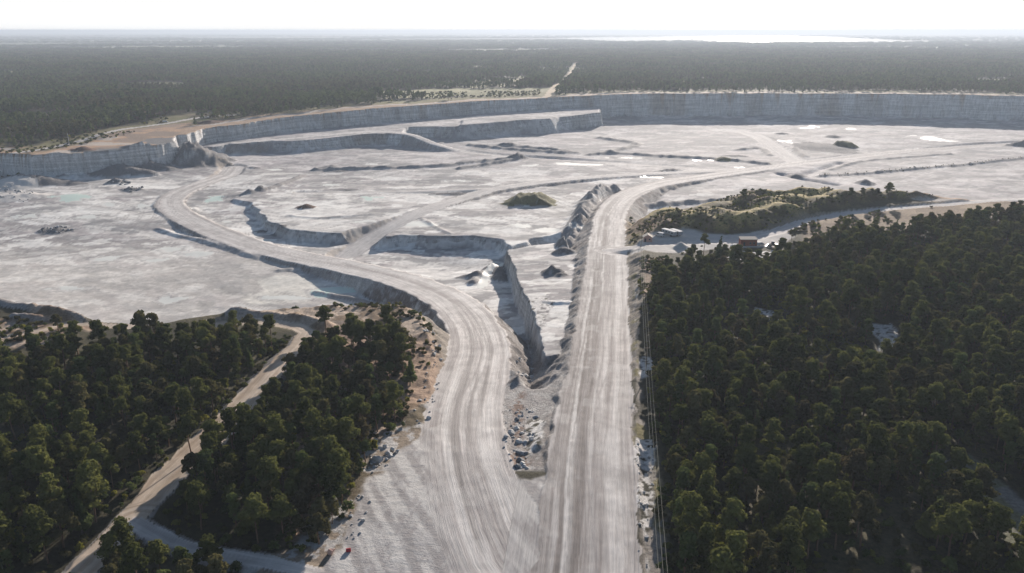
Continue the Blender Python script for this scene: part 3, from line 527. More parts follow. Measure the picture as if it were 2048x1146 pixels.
def sheet(name, fm_, material, kind='structure'):
    f = F[fm_]
    if not len(f): return None
    used, inv = np.unique(f.ravel(), return_inverse=True)
    me = bpy.data.meshes.new(name); nv, nf_ = len(used), len(f)
    me.vertices.add(nv); me.vertices.foreach_set('co', v[used].astype(np.float32).ravel())
    me.loops.add(nf_ * 4); me.loops.foreach_set('vertex_index', inv.astype(np.int32))
    me.polygons.add(nf_); me.polygons.foreach_set('loop_start', np.arange(0, nf_ * 4, 4, dtype=np.int32)); me.polygons.foreach_set('loop_total', np.full(nf_, 4, np.int32))
    me.update(calc_edges=True)
    me.polygons.foreach_set('use_smooth', np.ones(nf_, bool))
    a = me.attributes.new('albedo', 'FLOAT_COLOR', 'POINT'); cc = np.ones((nv, 4), np.float32); cc[:, :3] = np.clip(c[used], .01, .8); a.data.foreach_set('color', cc.ravel())
    a = me.attributes.new('along', 'FLOAT_VECTOR', 'POINT'); a.data.foreach_set('vector', along[used].ravel())
    me.normals_split_custom_set_from_vertices(VN[used].astype(np.float32).tolist())
    me.materials.append(material)
    o = bpy.data.objects.new(name, me); COL.objects.link(o); o['kind'] = kind
    return o
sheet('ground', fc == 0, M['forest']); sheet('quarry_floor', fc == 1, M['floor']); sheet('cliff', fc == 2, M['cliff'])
sheet('rubble_slope', fc == 3, M['rubble']); sheet('gravel_yard', fc == 4, M['floor'])
for i, rdd in enumerate(ROADS): sheet(rdd[0], fc == 10 + i, M['road'])
sheet('pond', fc == 40, M['pond']); sheet('shallow_pond', fc == 41, M['chalk']); sheet('lake', fc == 42, M['lake'])

# ------------------------------------------------------------------ haze
def box_mesh(name, x0, x1, y0, y1, z0, z1):
    me = bpy.data.meshes.new(name)
    vs = [(x, y, z) for z in (z0, z1) for y in (y0, y1) for x in (x0, x1)]
    me.from_pydata(vs, [], [(0, 2, 3, 1), (4, 5, 7, 6), (0, 1, 5, 4), (2, 6, 7, 3), (0, 4, 6, 2), (1, 3, 7, 5)]); me.update(); return me
hm = bpy.data.materials.new('haze_air'); hm.use_nodes = True; ht = hm.node_tree; ht.nodes.clear()
ho = ht.nodes.new('ShaderNodeOutputMaterial'); hv = ht.nodes.new('ShaderNodeVolumePrincipled')
hv.inputs['Color'].default_value = (.52, .59, .68, 1); hv.inputs['Density'].default_value = 1.15e-4; hv.inputs['Anisotropy'].default_value = .25
ht.links.new(hv.outputs[0], ho.inputs['Volume'])
hb = box_mesh('haze', -45000, 45000, -400, 45000, -48, 106); hb.materials.append(hm)
ho_ = bpy.data.objects.new('haze', hb); COL.objects.link(ho_); ho_['kind'] = 'stuff'

# ------------------------------------------------------------------ trees
def leaf_mat(name, col, col2, trans=.35):
    m = bpy.data.materials.new(name); m.use_nodes = True; t = m.node_tree; t.nodes.clear(); ln = t.links.new
    out = nd(t, 'ShaderNodeOutputMaterial'); df = nd(t, 'ShaderNodeBsdfDiffuse'); tl = nd(t, 'ShaderNodeBsdfTranslucent'); mxs = nd(t, 'ShaderNodeMixShader'); mxs.inputs[0].default_value = trans
    oi = nd(t, 'ShaderNodeObjectInfo'); g = nd(t, 'ShaderNodeTexCoord'); nn = nd(t, 'ShaderNodeTexNoise', i_Scale=.8, i_Detail=3.0); ln(g.outputs['Object'], nn.inputs['Vector'])
    ad = nd(t, 'ShaderNodeMath', operation='ADD'); ln(oi.outputs['Random'], ad.inputs[0]); ln(nn.outputs['Fac'], ad.inputs[1])
    rg = nd(t, 'ShaderNodeMapRange'); rg.inputs[1].default_value = .35; rg.inputs[2].default_value = 1.45; ln(ad.outputs[0], rg.inputs[0])
    mc = nd(t, 'ShaderNodeMix', data_type='RGBA'); mc.inputs[6].default_value = (*col, 1); mc.inputs[7].default_value = (*col2, 1); ln(rg.outputs[0], mc.inputs[0])
    ln(mc.outputs[2], df.inputs[0]); ln(mc.outputs[2], tl.inputs[0]); ln(df.outputs[0], mxs.inputs[1]); ln(tl.outputs[0], mxs.inputs[2]); ln(mxs.outputs[0], out.inputs[0])
    return m
ML = [leaf_mat('pine_needles', (.045, .054, .018), (.150, .155, .048)), leaf_mat('dull_pine_needles', (.055, .052, .026), (.135, .122, .052)),
      leaf_mat('yellow_green_leaves', (.11, .12, .025), (.26, .24, .05), .45), leaf_mat('young_spruce_needles', (.045, .062, .024), (.125, .150, .050))]
MBARK = plain('pine_bark', (.16, .095, .06), .9, .4, 3); MBARKG = plain('grey_bark', (.11, .10, .085), .9, .4, 3)

def tree_mesh(seed, form, height, rad, nleaf, leafsz, npuff):
    """crown (many small leaf clumps on irregular puffs) and trunk with limbs"""
    rg = np.random.default_rng(seed); V = []; Fc = []; puffs = []
    for i in range(npuff):
        if form == 'pine':
            t = rg.random() ** .7; zz = height * (.34 + .62 * t); env = rad * (1.0 - .75 * max(0, t - .45) ** 1.2 / .55 ** 1.2) * (.55 + .45 * min(1, t * 3))
            a = rg.random() * 6.283; q = env * (rg.random() ** .5) * .8; pr = rad * rg.uniform(.20, .42)
            puffs.append((q * math.cos(a), q * math.sin(a), zz, pr, pr * rg.uniform(.5, .7)))
        elif form == 'cone':
            t = (i + .5) / npuff; zz = height * (.1 + .86 * t); env = rad * (1 - t) ** .8; a = rg.random() * 6.283; q = env * .55 * rg.random() ** .3
            pr = max(.25, env * rg.uniform(.5, .75)); puffs.append((q * math.cos(a), q * math.sin(a), zz, pr, pr * .6))
        else:   # bush / low
            a = rg.random() * 6.283; q = rad * .6 * rg.random() ** .5; zz = height * rg.uniform(.25, .7); pr = rad * rg.uniform(.35, .55)
            puffs.append((q * math.cos(a), q * math.sin(a), zz, pr, pr * rg.uniform(.6, .9)))
    if form == 'pine': puffs.append((0, 0, height * .86, rad * .42, rad * .32)); puffs.append((rg.normal() * .3, rg.normal() * .3, height * .66, rad * .5, rad * .4))
    pu = np.array(puffs)
    wsum = (pu[:, 3] ** 2); cnt = np.maximum(8, (nleaf * wsum / wsum.sum())).astype(int)
    VS = []; base = 0
    for (x, y, z, pr, pz), n in zip(puffs, cnt):
        d = rg.normal(size=(n, 3)); d /= np.linalg.norm(d, axis=1)[:, None]; d[:, 2] = np.where(d[:, 2] < -.35, -d[:, 2] * .5, d[:, 2])
        rr = rg.uniform(.70, 1.05, n)[:, None] * (1 + .25 * np.sin(d[:, :1] * 5 + seed) * np.cos(d[:, 1:2] * 4))
        ctr = np.array([x, y, z]) + d * rr * np.array([pr, pr, pz])
        nrm = d + rg.normal(size=(n, 3)) * .38; nrm /= np.linalg.norm(nrm, axis=1)[:, None]
        up = rg.normal(size=(n, 3)); t1 = np.cross(nrm, up); t1 /= np.linalg.norm(t1, axis=1)[:, None] + 1e-9; t2 = np.cross(nrm, t1)
        s = leafsz * rg.uniform(.6, 1.35, n)[:, None]
        q = np.stack([ctr + t1 * s, ctr + t2 * s * .7, ctr - t1 * s, ctr - t2 * s * .7 + nrm * s * .3], 1)
        VS.append(q.reshape(-1, 3))
    VV = np.vstack(VS); nq = len(VV) // 4
    FF = [tuple(range(4 * i, 4 * i + 4)) for i in range(nq)]
    ico = bmesh.new(); bmesh.ops.create_icosphere(ico, subdivisions=1, radius=1); iv = np.array([v_.co[:] for v_ in ico.verts]); fi = [[v_.index for v_ in f_.verts] for f_ in ico.faces]; ico.free()
    for (x, y, z, pr, pz) in puffs:      # solid leaf-coloured cores added inside each puff to block light
        b0 = len(VV); VV = np.vstack([VV, np.array([x, y, z]) + iv * rg.uniform(.8, 1.15, (len(iv), 1)) * np.array([pr, pr, pz]) * .72]); FF += [tuple(b0 + q_ for q_ in f_) for f_ in fi]
    me = bpy.data.meshes.new('crown'); me.from_pydata(VV.tolist(), [], FF); me.update()
    bm = bmesh.new()
    def tube(p, q, r0, r1, n=6):
        p = Vector(p); q = Vector(q); ax = (q - p).normalized(); s1 = ax.orthogonal().normalized(); s2 = ax.cross(s1); ra = []; rb = []
        for k in range(n):
            a = 6.2832 * k / n; o = s1 * math.cos(a) + s2 * math.sin(a); ra.append(bm.verts.new(p + o * r0)); rb.append(bm.verts.new(q + o * r1))
        for k in range(n): bm.faces.new((ra[k], ra[(k + 1) % n], rb[(k + 1) % n], rb[k]))
    if form != 'bush':
        bend = (rg.normal() * .25, rg.normal() * .25)
        tube((0, 0, -.6), (bend[0], bend[1], height * .45), .20, .14); tube((bend[0], bend[1], height * .45), (0, 0, height * .88), .14, .05)
        if form == 'pine':
            for p in puffs[:8]: tube((bend[0] * .8, bend[1] * .8, max(height * .38, p[2] - 1.2)), (p[0] * .85, p[1] * .85, p[2]), .07, .03, 4)
    else:
        for p in puffs[:4]: tube((0, 0, -.2), (p[0] * .8, p[1] * .8, p[2]), .05, .02, 4)
    tm = bpy.data.meshes.new('trunk'); bm.to_mesh(tm); bm.free(); tm.polygons.foreach_set('use_smooth', [True] * len(tm.polygons))
    return me, tm

KINDS = []  # crown mesh, trunk mesh, words
spec = [('pine', 10.5, 3.4, 0, 'broad round-crowned'), ('pine', 11.8, 2.8, 0, 'tall'), ('pine', 9.0, 3.4, 1, 'wide dull olive-brown'), ('pine', 12.5, 3.4, 0, 'tall spreading'),
        ('pine', 8.5, 2.4, 1, 'smaller dull-coloured'), ('cone', 9.5, 2.3, 3, 'pointed'), ('pine', 10.5, 2.5, 3, 'slim fresh-green'), ('bush', 3.6, 2.3, 2, 'low yellow-green'),
        ('pine', 10.0, 3.1, 4, 'reddish-brown'), ('cone', 7.0, 2.2, 0, 'dark pointed'), ('pine', 7.0, 2.1, 3, 'small bushy'), ('pine', 11.0, 3.0, 1, 'tall dull-coloured')]
ML.append(leaf_mat('rusty_needles', (.062, .052, .030), (.12, .098, .048)))
for k, (form, hh, rad, mi, words) in enumerate(spec):
    cm, tm = tree_mesh(100 + k, form, hh, rad, 2300, .29, 17 if form == 'pine' else (16 if form == 'cone' else 7)); cm.materials.append(ML[mi]); tm.materials.append(MBARK if form == 'pine' else MBARKG)
    KINDS.append((cm, tm, words, form))
# scatter points of the near woods
F1 = W2([(-900, 720), (-100, 715), (0, 705), (90, 700), (170, 690), (260, 675), (350, 672), (450, 662), (520, 668), (585, 690), (572, 712), (500, 772), (420, 862), (350, 925), (270, 990), (180, 1080), (110, 1146), (20, 1300), (-900, 1400)])
F2 = W2([(628, 668), (700, 672), (790, 668), (818, 700), (828, 760), (818, 815), (768, 850), (742, 900), (716, 960), (690, 1030), (650, 1085), (560, 1110), (430, 1085), (345, 1060), (320, 1030), (370, 965), (420, 915), (470, 865), (540, 785), (600, 708)])
F3 = W2([(215, 1125), (285, 1068), (340, 1098), (430, 1124), (580, 1148), (560, 1300), (100, 1300)])
F4 = W2([(1300, 545), (1340, 525), (1420, 520), (1480, 528), (1540, 515), (1590, 508), (1620, 492), (1690, 476), (1770, 464), (1850, 454), (1950, 444), (2048, 436), (2700, 415), (2700, 1500), (1400, 1500), (1352, 1146), (1335, 1000), (1315, 850), (1318, 760), (1305, 700), (1300, 620), (1310, 580)], -3)
GAPS = [W2([(1480, 620), (1560, 635), (1580, 660), (1490, 645)], -4), W2([(1730, 640), (1800, 640), (1815, 700), (1750, 712)], -2), W2([(1630, 700), (1690, 705), (1705, 745), (1640, 735)], -1.5), CLEAR_BR,
        W2([(1440, 505), (1530, 505), (1530, 545), (1460, 540)], -8), W2([(1700, 420), (1770, 425), (1760, 445), (1660, 450)], -6)]
def scatter(polys, gap, xr, yr, jit=.42, seed=3):
    rg = np.random.default_rng(seed); gx = np.arange(xr[0], xr[1], gap); gy = np.arange(yr[0], yr[1], gap * .87)
    XX, YY = np.meshgrid(gx, gy); XX = XX + (np.arange(len(gy)) % 2)[:, None] * gap * .5
    XX = (XX + rg.uniform(-jit, jit, XX.shape) * gap).ravel(); YY = (YY + rg.uniform(-jit, jit, YY.shape) * gap).ravel()
    m = np.zeros(XX.shape, bool)
    for p in polys: m |= inside(XX, YY, p)
    return XX[m], YY[m]
tx, ty = scatter([F1, F2, F3, F4], 4.45, (-420, 620), (95, 640))
dens = fbm(tx, ty, 35, 3, 15); keep = dens > -.42
for g in GAPS: keep &= sdist(tx, ty, g) < -1.0 + 0
for nm_, pts, hw, *_r in ROADS: keep &= seg_dist(tx, ty, pts)[0] > hw + 3.2
keep &= rng.random(len(tx)) > .05
tx, ty = tx[keep], ty[keep]; tz = terrain(tx, ty); NT = len(tx)
kk = rng.choice([0, 1, 2, 3, 4, 5, 6, 8, 9, 10, 11], NT, p=[.13, .13, .09, .13, .09, .08, .08, .04, .06, .09, .08])
yz = inside(tx, ty, W2([(1480, 600), (1580, 620), (1700, 650), (1830, 650), (1860, 700), (1760, 740), (1640, 760), (1560, 700), (1490, 660)], -2))
yel = ((fbm(tx, ty, 22, 3, 19) > .30) & (rng.random(NT) < .5)) | (yz & (rng.random(NT) < .6)); kk[yel] = 7
inF4 = inside(tx, ty, F4)
tsc = rng.uniform(.62, 1.18, NT) * (1 + .15 * fbm(tx, ty, 40, 2, 16)); tsc = np.where((tx < 0) & (rng.random(NT) < .3), tsc * .8, tsc)
trz = rng.uniform(0, 6.283, NT)
ppx, ppy, pf = project(tx, ty, tz + 6)
inview = (ppx > -25) & (ppx < 2073) & (ppy < 1180) & (pf > 0)
order = np.argsort(np.where(inview, -(tsc * FPX / pf), 1e9)); solo = order[:285]
print('near trees', NT, 'in view', inview.sum())

def empty(name, loc, rz=0, label=None, cat=None, group=None):
    o = bpy.data.objects.new(name, None); COL.objects.link(o); o.location = loc; o.rotation_euler = (0, 0, rz); o.empty_display_size = .5
    if label: o['label'] = label
    if cat: o['category'] = cat
    if group: o['group'] = group
    return o
def child(name, me, parent):
    o = bpy.data.objects.new(name, me); COL.objects.link(o); o.parent = parent; return o
AREA = [('F1', F1, 'in the dark wood left of the narrow dirt track', 'trees of the wood left of the dirt track'), ('F2', F2, 'in the wood between the dirt track and the curved haul road', 'trees of the wood between track and haul road'),
        ('F3', F3, 'in the corner wood where the two dirt tracks meet', 'trees of the corner wood where the tracks meet'), ('F4', F4, 'in the wood beside the straight haul road and power line', 'trees of the wood beside the straight haul road')]
def add_tree(x, y, z, k, s, rz, label=None, group=None):
    cm, tm, words, form = KINDS[k]
    nm_ = {'pine': 'pine_tree', 'cone': 'spruce_tree', 'bush': 'shrub'}[form]
    if label is None:
        for _, pol, ph, gr in AREA:
            if inside(np.array([x]), np.array([y]), pol)[0]: label = f"{words} {nm_.split('_')[0]} {ph}"; group = gr; break
        else: label = f"{words} {nm_.split('_')[0]} standing on the forest ground"; group = 'trees of the woods'
        group = f"{words} {group}"
    e = empty(nm_, (x, y, z), rz, label, {'pine': 'pine tree', 'cone': 'spruce tree', 'bush': 'shrub'}[form], group); e.scale = (s, s, s)
    child('crown', cm, e); child('stem' if form == 'bush' else 'trunk', tm, e); return e
for i in solo: add_tree(tx[i], ty[i], tz[i] - .1, kk[i], tsc[i], trz[i])
single = [(385, 915, 1, 1.0, 'lone dark pine leaning over the dirt track'), (777, 668, 5, .9, 'narrow pointed spruce alone on the brown mound'), (652, 668, 0, 1.0, 'tall pine at the tip of the wood beside the bend of the dirt track'),
          (1406, 512, 1, 1.0, 'dark pine at the edge of the parking ground, nearest the pale gravel cone'), (1440, 510, 5, 1.1, 'taller dark pine between the pale gravel cone and the red-brown cabin'), (1386, 520, 0, .75, 'short dark pine left of its two taller neighbours by the parking ground'),
          (1268, 474, 7, .7, 'small round dark bush beside the haul road at the parking entrance'), (1486, 408, 0, .9, 'dark round pine on the golden spoil heap beside the bend of the haul road'), (1700, 404, 0, .85, 'leftmost of the dark pines in a row on the far end of the spoil heaps'), (1722, 402, 4, 1.0, 'second dark pine from the left in the row on the spoil heaps'), (1752, 402, 2, .9, 'third dark pine from the left in the row on the spoil heaps'), (1776, 400, 0, 1.05, 'tallest dark pine, right end of the row on the spoil heaps'),
          (118, 668, 4, .9, 'small pine standing alone in front of the pale track by the grey bank'), (1583, 480, 4, .7, 'small brown pine beside the bend of the access road')]
for px, py, k, s, lb in single:
    x, y, z = hit(px, py); add_tree(x, y, z - .1, k, s, px * .1, lb)

def scatter_object(name, pts, kinds, scales, rots, meshes, kind='stuff'):
    """one mass of vegetation: points carrying tree geometry through geometry nodes"""
    src = bpy.data.collections.new(name + '_source')
    for i, mlist in enumerate(meshes):
        so = bpy.data.objects.new(f'{name}_source_{i:02d}', mlist); src.objects.link(so)
    me = bpy.data.meshes.new(name); n = len(pts); me.vertices.add(n); me.vertices.foreach_set('co', np.asarray(pts, np.float32).ravel())
    for an, ty_, data in (('kind_index', 'INT', kinds.astype(np.int32)), ('size', 'FLOAT', scales.astype(np.float32)), ('turn', 'FLOAT', rots.astype(np.float32))):
        a = me.attributes.new(an, ty_, 'POINT'); a.data.foreach_set('value', data)
    o = bpy.data.objects.new(name, me); COL.objects.link(o); o['kind'] = kind
    g = bpy.data.node_groups.new(name + '_nodes', 'GeometryNodeTree'); g.interface.new_socket('Geometry', in_out='INPUT', socket_type='NodeSocketGeometry'); g.interface.new_socket('Geometry', in_out='OUTPUT', socket_type='NodeSocketGeometry')
    gi = g.nodes.new('NodeGroupInput'); go = g.nodes.new('NodeGroupOutput'); ip = g.nodes.new('GeometryNodeInstanceOnPoints'); ci = g.nodes.new('GeometryNodeCollectionInfo')
    ci.inputs['Collection'].default_value = src; ci.inputs['Separate Children'].default_value = True; ci.inputs['Reset Children'].default_value = True
    def na(nm2, dt):
        q = g.nodes.new('GeometryNodeInputNamedAttribute'); q.data_type = dt; q.inputs['Name'].default_value = nm2; return q.outputs['Attribute']
    cx = g.nodes.new('ShaderNodeCombineXYZ'); g.links.new(na('turn', 'FLOAT'), cx.inputs['Z'])
    er = g.nodes.new('FunctionNodeEulerToRotation'); g.links.new(cx.outputs[0], er.inputs[0])
    g.links.new(gi.outputs[0], ip.inputs['Points']); g.links.new(ci.outputs[0], ip.inputs['Instance']); ip.inputs['Pick Instance'].default_value = True
    g.links.new(na('kind_index', 'INT'), ip.inputs['Instance Index']); g.links.new(er.outputs[0], ip.inputs['Rotation']); g.links.new(na('size', 'FLOAT'), ip.inputs['Scale'])
    g.links.new(ip.outputs[0], go.inputs[0])
    md = o.modifiers.new('scatter', 'NODES'); md.node_group = g
    return o

def join_meshes(name, a, b):
    bm = bmesh.new(); bm.from_mesh(a); n0 = len(bm.faces); bm.from_mesh(b); bm.faces.ensure_lookup_table()
    for f in bm.faces[n0:]: f.material_index = 1
    me = bpy.data.meshes.new(name); bm.to_mesh(me); bm.free(); me.materials.append(a.materials[0]); me.materials.append(b.materials[0]); return me
FULL = [join_meshes('whole_tree', cm, tm) for cm, tm, *_ in KINDS]
rest = np.setdiff1d(np.arange(NT), solo)
near_o = scatter_object('forest', np.c_[tx[rest], ty[rest], tz[rest] - .1], kk[rest], tsc[rest], trz[rest], FULL)
near_o['label'] = 'dense dark pine wood around the haul roads'

# low shrubs: spoil heaps, edges, mound, brown ground
SH = []
for k in range(4):
    cm, tm = tree_mesh(300 + k, 'bush', [1.6, 2.0, 1.2, 2.4][k], [1.5, 1.3, 1.1, 1.7][k], 260, .22, 5); cm.materials.append([ML[1], ML[2], ML[0], ML[3]][k]); tm.materials.append(MBARKG); SH.append(join_meshes('shrub_mesh', cm, tm))
sx, sy = scatter([SPOIL], 2.9, (40, 420), (300, 640), seed=5); hx_ = terrain(sx, sy); hy_ = terrain(sx, sy + 3); q = ((fbm(sx, sy, 16, 3, 17) > .08) & (rng.random(len(sx)) < .8)) | (((hy_ - hx_) > .25) & (rng.random(len(sx)) < .72)); sx, sy = sx[q], sy[q]
edge = [W2([(1300, 520), (1345, 560), (1345, 1146), (1380, 1300), (1320, 1300), (1312, 1000), (1300, 800), (1290, 650), (1280, 560)], -3), BROWN[0], BROWN[1], W2([(1440, 470), (1700, 440), (1780, 425), (1700, 470), (1560, 500), (1330, 540), (1320, 520)], -8),
        W2([(540, 690), (600, 680), (520, 785), (440, 870), (300, 1000), (160, 1130), (100, 1200), (100, 1130), (250, 990), (420, 850)]), W2([(520, 655), (585, 662), (570, 700), (500, 740), (470, 690)]), W2([(1600, 445), (1750, 428), (1960, 412), (2060, 410), (2060, 436), (1850, 452), (1690, 472), (1600, 490)], -6), W2([(1010, 395), (1120, 395), (1120, 410), (1010, 410)], -22), W2([(1278, 515), (1340, 515), (1345, 560), (1300, 640), (1282, 640)], -7)]
ex_, ey_ = scatter(edge, 2.6, (-260, 260), (95, 560), seed=7); q = (fbm(ex_, ey_, 9, 3, 18) > .10) | ((inside(ex_, ey_, edge[0]) | inside(ex_, ey_, edge[-1]) | inside(ex_, ey_, edge[-2])) & (fbm(ex_, ey_, 9, 3, 18) > -.12)); ex_, ey_ = ex_[q], ey_[q]
ux, uy = scatter([F1, F2, F3, F4], 3.6, (-420, 620), (95, 560), seed=9)
bandx, bandy = scatter([W2([(-200, 340), (0, 300), (200, 268), (330, 240), (500, 226), (700, 208), (900, 196), (1080, 190), (1080, 182), (900, 182), (700, 195), (500, 210), (300, 225), (100, 262), (-100, 300)])], 9, (-900, 400), (500, 1900), seed=12)
q = fbm(bandx, bandy, 60, 3, 14) > -.15; bandx, bandy = bandx[q], bandy[q]
ltx, lty = [], []
ln_ = catmull([(*P(a, b, -37), 0) for a, b in [(1640, 355), (1760, 345), (1900, 331), (2048, 315)]])
for p in ln_[::1]:
    for _ in range(3): ltx.append(p[0] + random.uniform(-5, 5)); lty.append(p[1] + random.uniform(-6, 6))
ax_ = np.concatenate([sx, ex_, ux, bandx, ltx]); ay_ = np.concatenate([sy, ey_, uy, bandy, lty])
kp = np.ones(len(ax_), bool)
for nm_, pts, hw, *_r in ROADS: kp &= seg_dist(ax_, ay_, pts)[0] > hw + 1.0
for g in GAPS[:4] + WHITE_STRIP + [YARD, PARKING]: kp &= ~inside(ax_, ay_, g)
ax_, ay_ = ax_[kp], ay_[kp]; az_ = terrain(ax_, ay_); n_ = len(ax_); rr_ = np.hypot(ax_, ay_)
so = scatter_object('undergrowth', np.c_[ax_, ay_, az_ - .1], np.where(inside(ax_, ay_, SPOIL), rng.choice(4, n_, p=[.35, .3, .15, .2]), rng.choice(4, n_, p=[.4, .15, .25, .2])), rng.uniform(.4, 1.15, n_) * np.where(rr_ > 560, np.where(ax_ > 100, .55, 1.7), np.where(inside(ax_, ay_, SPOIL), .8, 1)), rng.uniform(0, 6.28, n_), SH)
print('shrubs', n_)

# the wide wood beyond the pit
ML += [leaf_mat('far_pine_needles', (.050, .075, .030), (.15, .18, .065)), leaf_mat('far_brown_needles', (.070, .072, .038), (.15, .145, .070))]
LOW = []
for k in range(6):
    form = 'cone' if k == 4 else 'pine'; cm, tm = tree_mesh(500 + k, form, [10, 11, 9, 12, 9, 10][k], [2.9, 2.6, 3.2, 3.0, 2.0, 2.6][k], 170, .85, 9 if form == 'pine' else 7)
    cm.materials.append([ML[5], ML[6], ML[5], ML[5], ML[3], ML[6]][k]); tm.materials.append(MBARK); LOW.append(join_meshes('far_tree', cm, tm))
def polar(r0, r1, gap_fn, half):
    px_, py_ = [], []; q = r0
    while q < r1:
        g = gap_fn(q); n = int(2 * half * q / g); a = np.linspace(-half, half, n) + rng.uniform(-.5, .5, n) * g / q; rq = q + rng.uniform(-.5, .5, n) * g
        px_.append(rq * np.sin(a)); py_.append(rq * np.cos(a)); q += g * .87
    return np.concatenate(px_), np.concatenate(py_)
fx, fy = polar(560, 2600, lambda q: 6.0 + max(0, q - 1200) * .0016, math.radians(39))
sd_ = sdist(fx, fy, PIT); q = (sd_ < -(38 + fbm(fx, fy, 60, 3, 24) * 22)) & (np.hypot(fx, fy) > 560) & (fy > 900 + fx * 0) | ((sd_ < -42) & (fx < -180) & (fy > 520))
q &= ~((fx > -150) & (fy < 1000)); q &= ~inside(fx, fy, TERR2); fx, fy, sd_ = fx[q], fy[q], sd_[q]
opn_ = (sdist(fx, fy, op) > -30) & (fbm(fx, fy, 30, 5, 72) > -.10); trk_ = seg_dist(fx, fy, ftr)[0] < 7
sparse = (sd_ > -95 - 40 * fbm(fx, fy, 50, 3, 25)) & (rng.random(len(fx)) < .6)
q = ~(opn_ | trk_ | sparse) & (fbm(fx, fy, 45, 3, 26) > -.33) & ~((fbm(fx * .5, fy, 170, 3, 29) > .32)); fx, fy = fx[q], fy[q]; fz = terrain(fx, fy); n_ = len(fx)
print('far trees', n_)
st_ = fbm(fx, fy, 120, 4, 27); kq = np.where(st_ > .12, rng.choice([1, 5, 2], n_), np.where(st_ < -.15, rng.choice([3, 4, 0], n_), rng.choice(6, n_)))
fo = scatter_object('forest_beyond_quarry', np.c_[fx, fy, fz - .3], kq, rng.uniform(.6, 1.15, n_) * (1 + .5 * fbm(fx, fy, 90, 3, 28)), rng.uniform(0, 6.28, n_), LOW)
# clumps of trees still farther away
def clump(seed):
    rg = np.random.default_rng(seed); bm = bmesh.new()
    for k in range(14):
        m2 = LOW[rg.integers(6)]; n0 = len(bm.verts); f0 = len(bm.faces); bm.from_mesh(m2); bm.verts.ensure_lookup_table(); bm.faces.ensure_lookup_table()
        s = rg.uniform(.75, 1.2); dx, dy = rg.uniform(-17, 17), rg.uniform(-17, 17)
        for vv in bm.verts[n0:]: vv.co = Vector((vv.co.x * s * 1.2 + dx, vv.co.y * s * 1.2 + dy, vv.co.z * s))
    bm.faces.ensure_lookup_table(); me = bpy.data.meshes.new('tree_clump'); bm.to_mesh(me); bm.free(); me.materials.append(ML[5 + seed % 2]); me.materials.append(MBARK); return me
CL = [clump(700 + k) for k in range(4)]
gx_, gy_ = polar(2600, 17000, lambda q: 26 + (q - 2600) * .012, math.radians(36))
q = (sdist(gx_, gy_, LAKE) < -60) & (fbm(gx_ * .3, gy_, 700, 4, 84) < .28) & ~((np.hypot(gx_, gy_) > 5500) & (fbm(gx_ * .35, gy_, 1500, 4, 81) > .24)); gx_, gy_ = gx_[q], gy_[q]; n_ = len(gx_)
print('clumps', n_)
fo2 = scatter_object('distant_forest', np.c_[gx_, gy_, fbm(gx_, gy_, 55, 4, 1) - .5], rng.choice(4, n_), rng.uniform(.9, 1.15, n_), rng.uniform(0, 6.28, n_), CL)

#@@OBJECTS@@
# ------------------------------------------------------------------ things
def bmobj(name, bm, material, parent=None, loc=None):
    me = bpy.data.meshes.new(name); bm.normal_update(); bm.to_mesh(me); bm.free(); me.materials.append(material)
    o = bpy.data.objects.new(name, me); COL.objects.link(o)
    if parent: o.parent = parent
    if loc: o.location = loc
    return o
def tag(o, label, cat, group=None):
    o['label'] = label; o['category'] = cat
    if group: o['group'] = group
    return o
def bx(bm, x0, x1, y0, y1, z0, z1):
    vs = [bm.verts.new((x, y, z)) for z in (z0, z1) for y in (y0, y1) for x in (x0, x1)]
    for f in ((0, 2, 3, 1), (4, 5, 7, 6), (0, 1, 5, 4), (2, 6, 7, 3), (0, 4, 6, 2), (1, 3, 7, 5)): bm.faces.new([vs[i] for i in f])
def prism(bm, prof, y0, y1):
    """profile in x,z extruded along y"""
    a = [bm.verts.new((x, y0, z)) for x, z in prof]; b = [bm.verts.new((x, y1, z)) for x, z in prof]; n = len(prof)
    bm.faces.new(a); bm.faces.new(b[::-1])
    for i in range(n): bm.faces.new((a[(i + 1) % n], a[i], b[i], b[(i + 1) % n]))
def cyl(bm, c, ax, r0, r1, l, n=14):
    c = Vector(c); ax = Vector(ax).normalized(); s1 = ax.orthogonal().normalized(); s2 = ax.cross(s1); A_ = []; B_ = []
    for k in range(n):
        a = 6.28318 * k / n; o = s1 * math.cos(a) + s2 * math.sin(a); A_.append(bm.verts.new(c + o * r0)); B_.append(bm.verts.new(c + ax * l + o * r1))
    bm.faces.new(A_[::-1]); bm.faces.new(B_)
    for k in range(n): bm.faces.new((A_[k], A_[(k + 1) % n], B_[(k + 1) % n], B_[k]))
def bev(bm, w_=.05): bmesh.ops.bevel(bm, geom=list(bm.edges), offset=w_, segments=2, affect='EDGES', profile=.6)

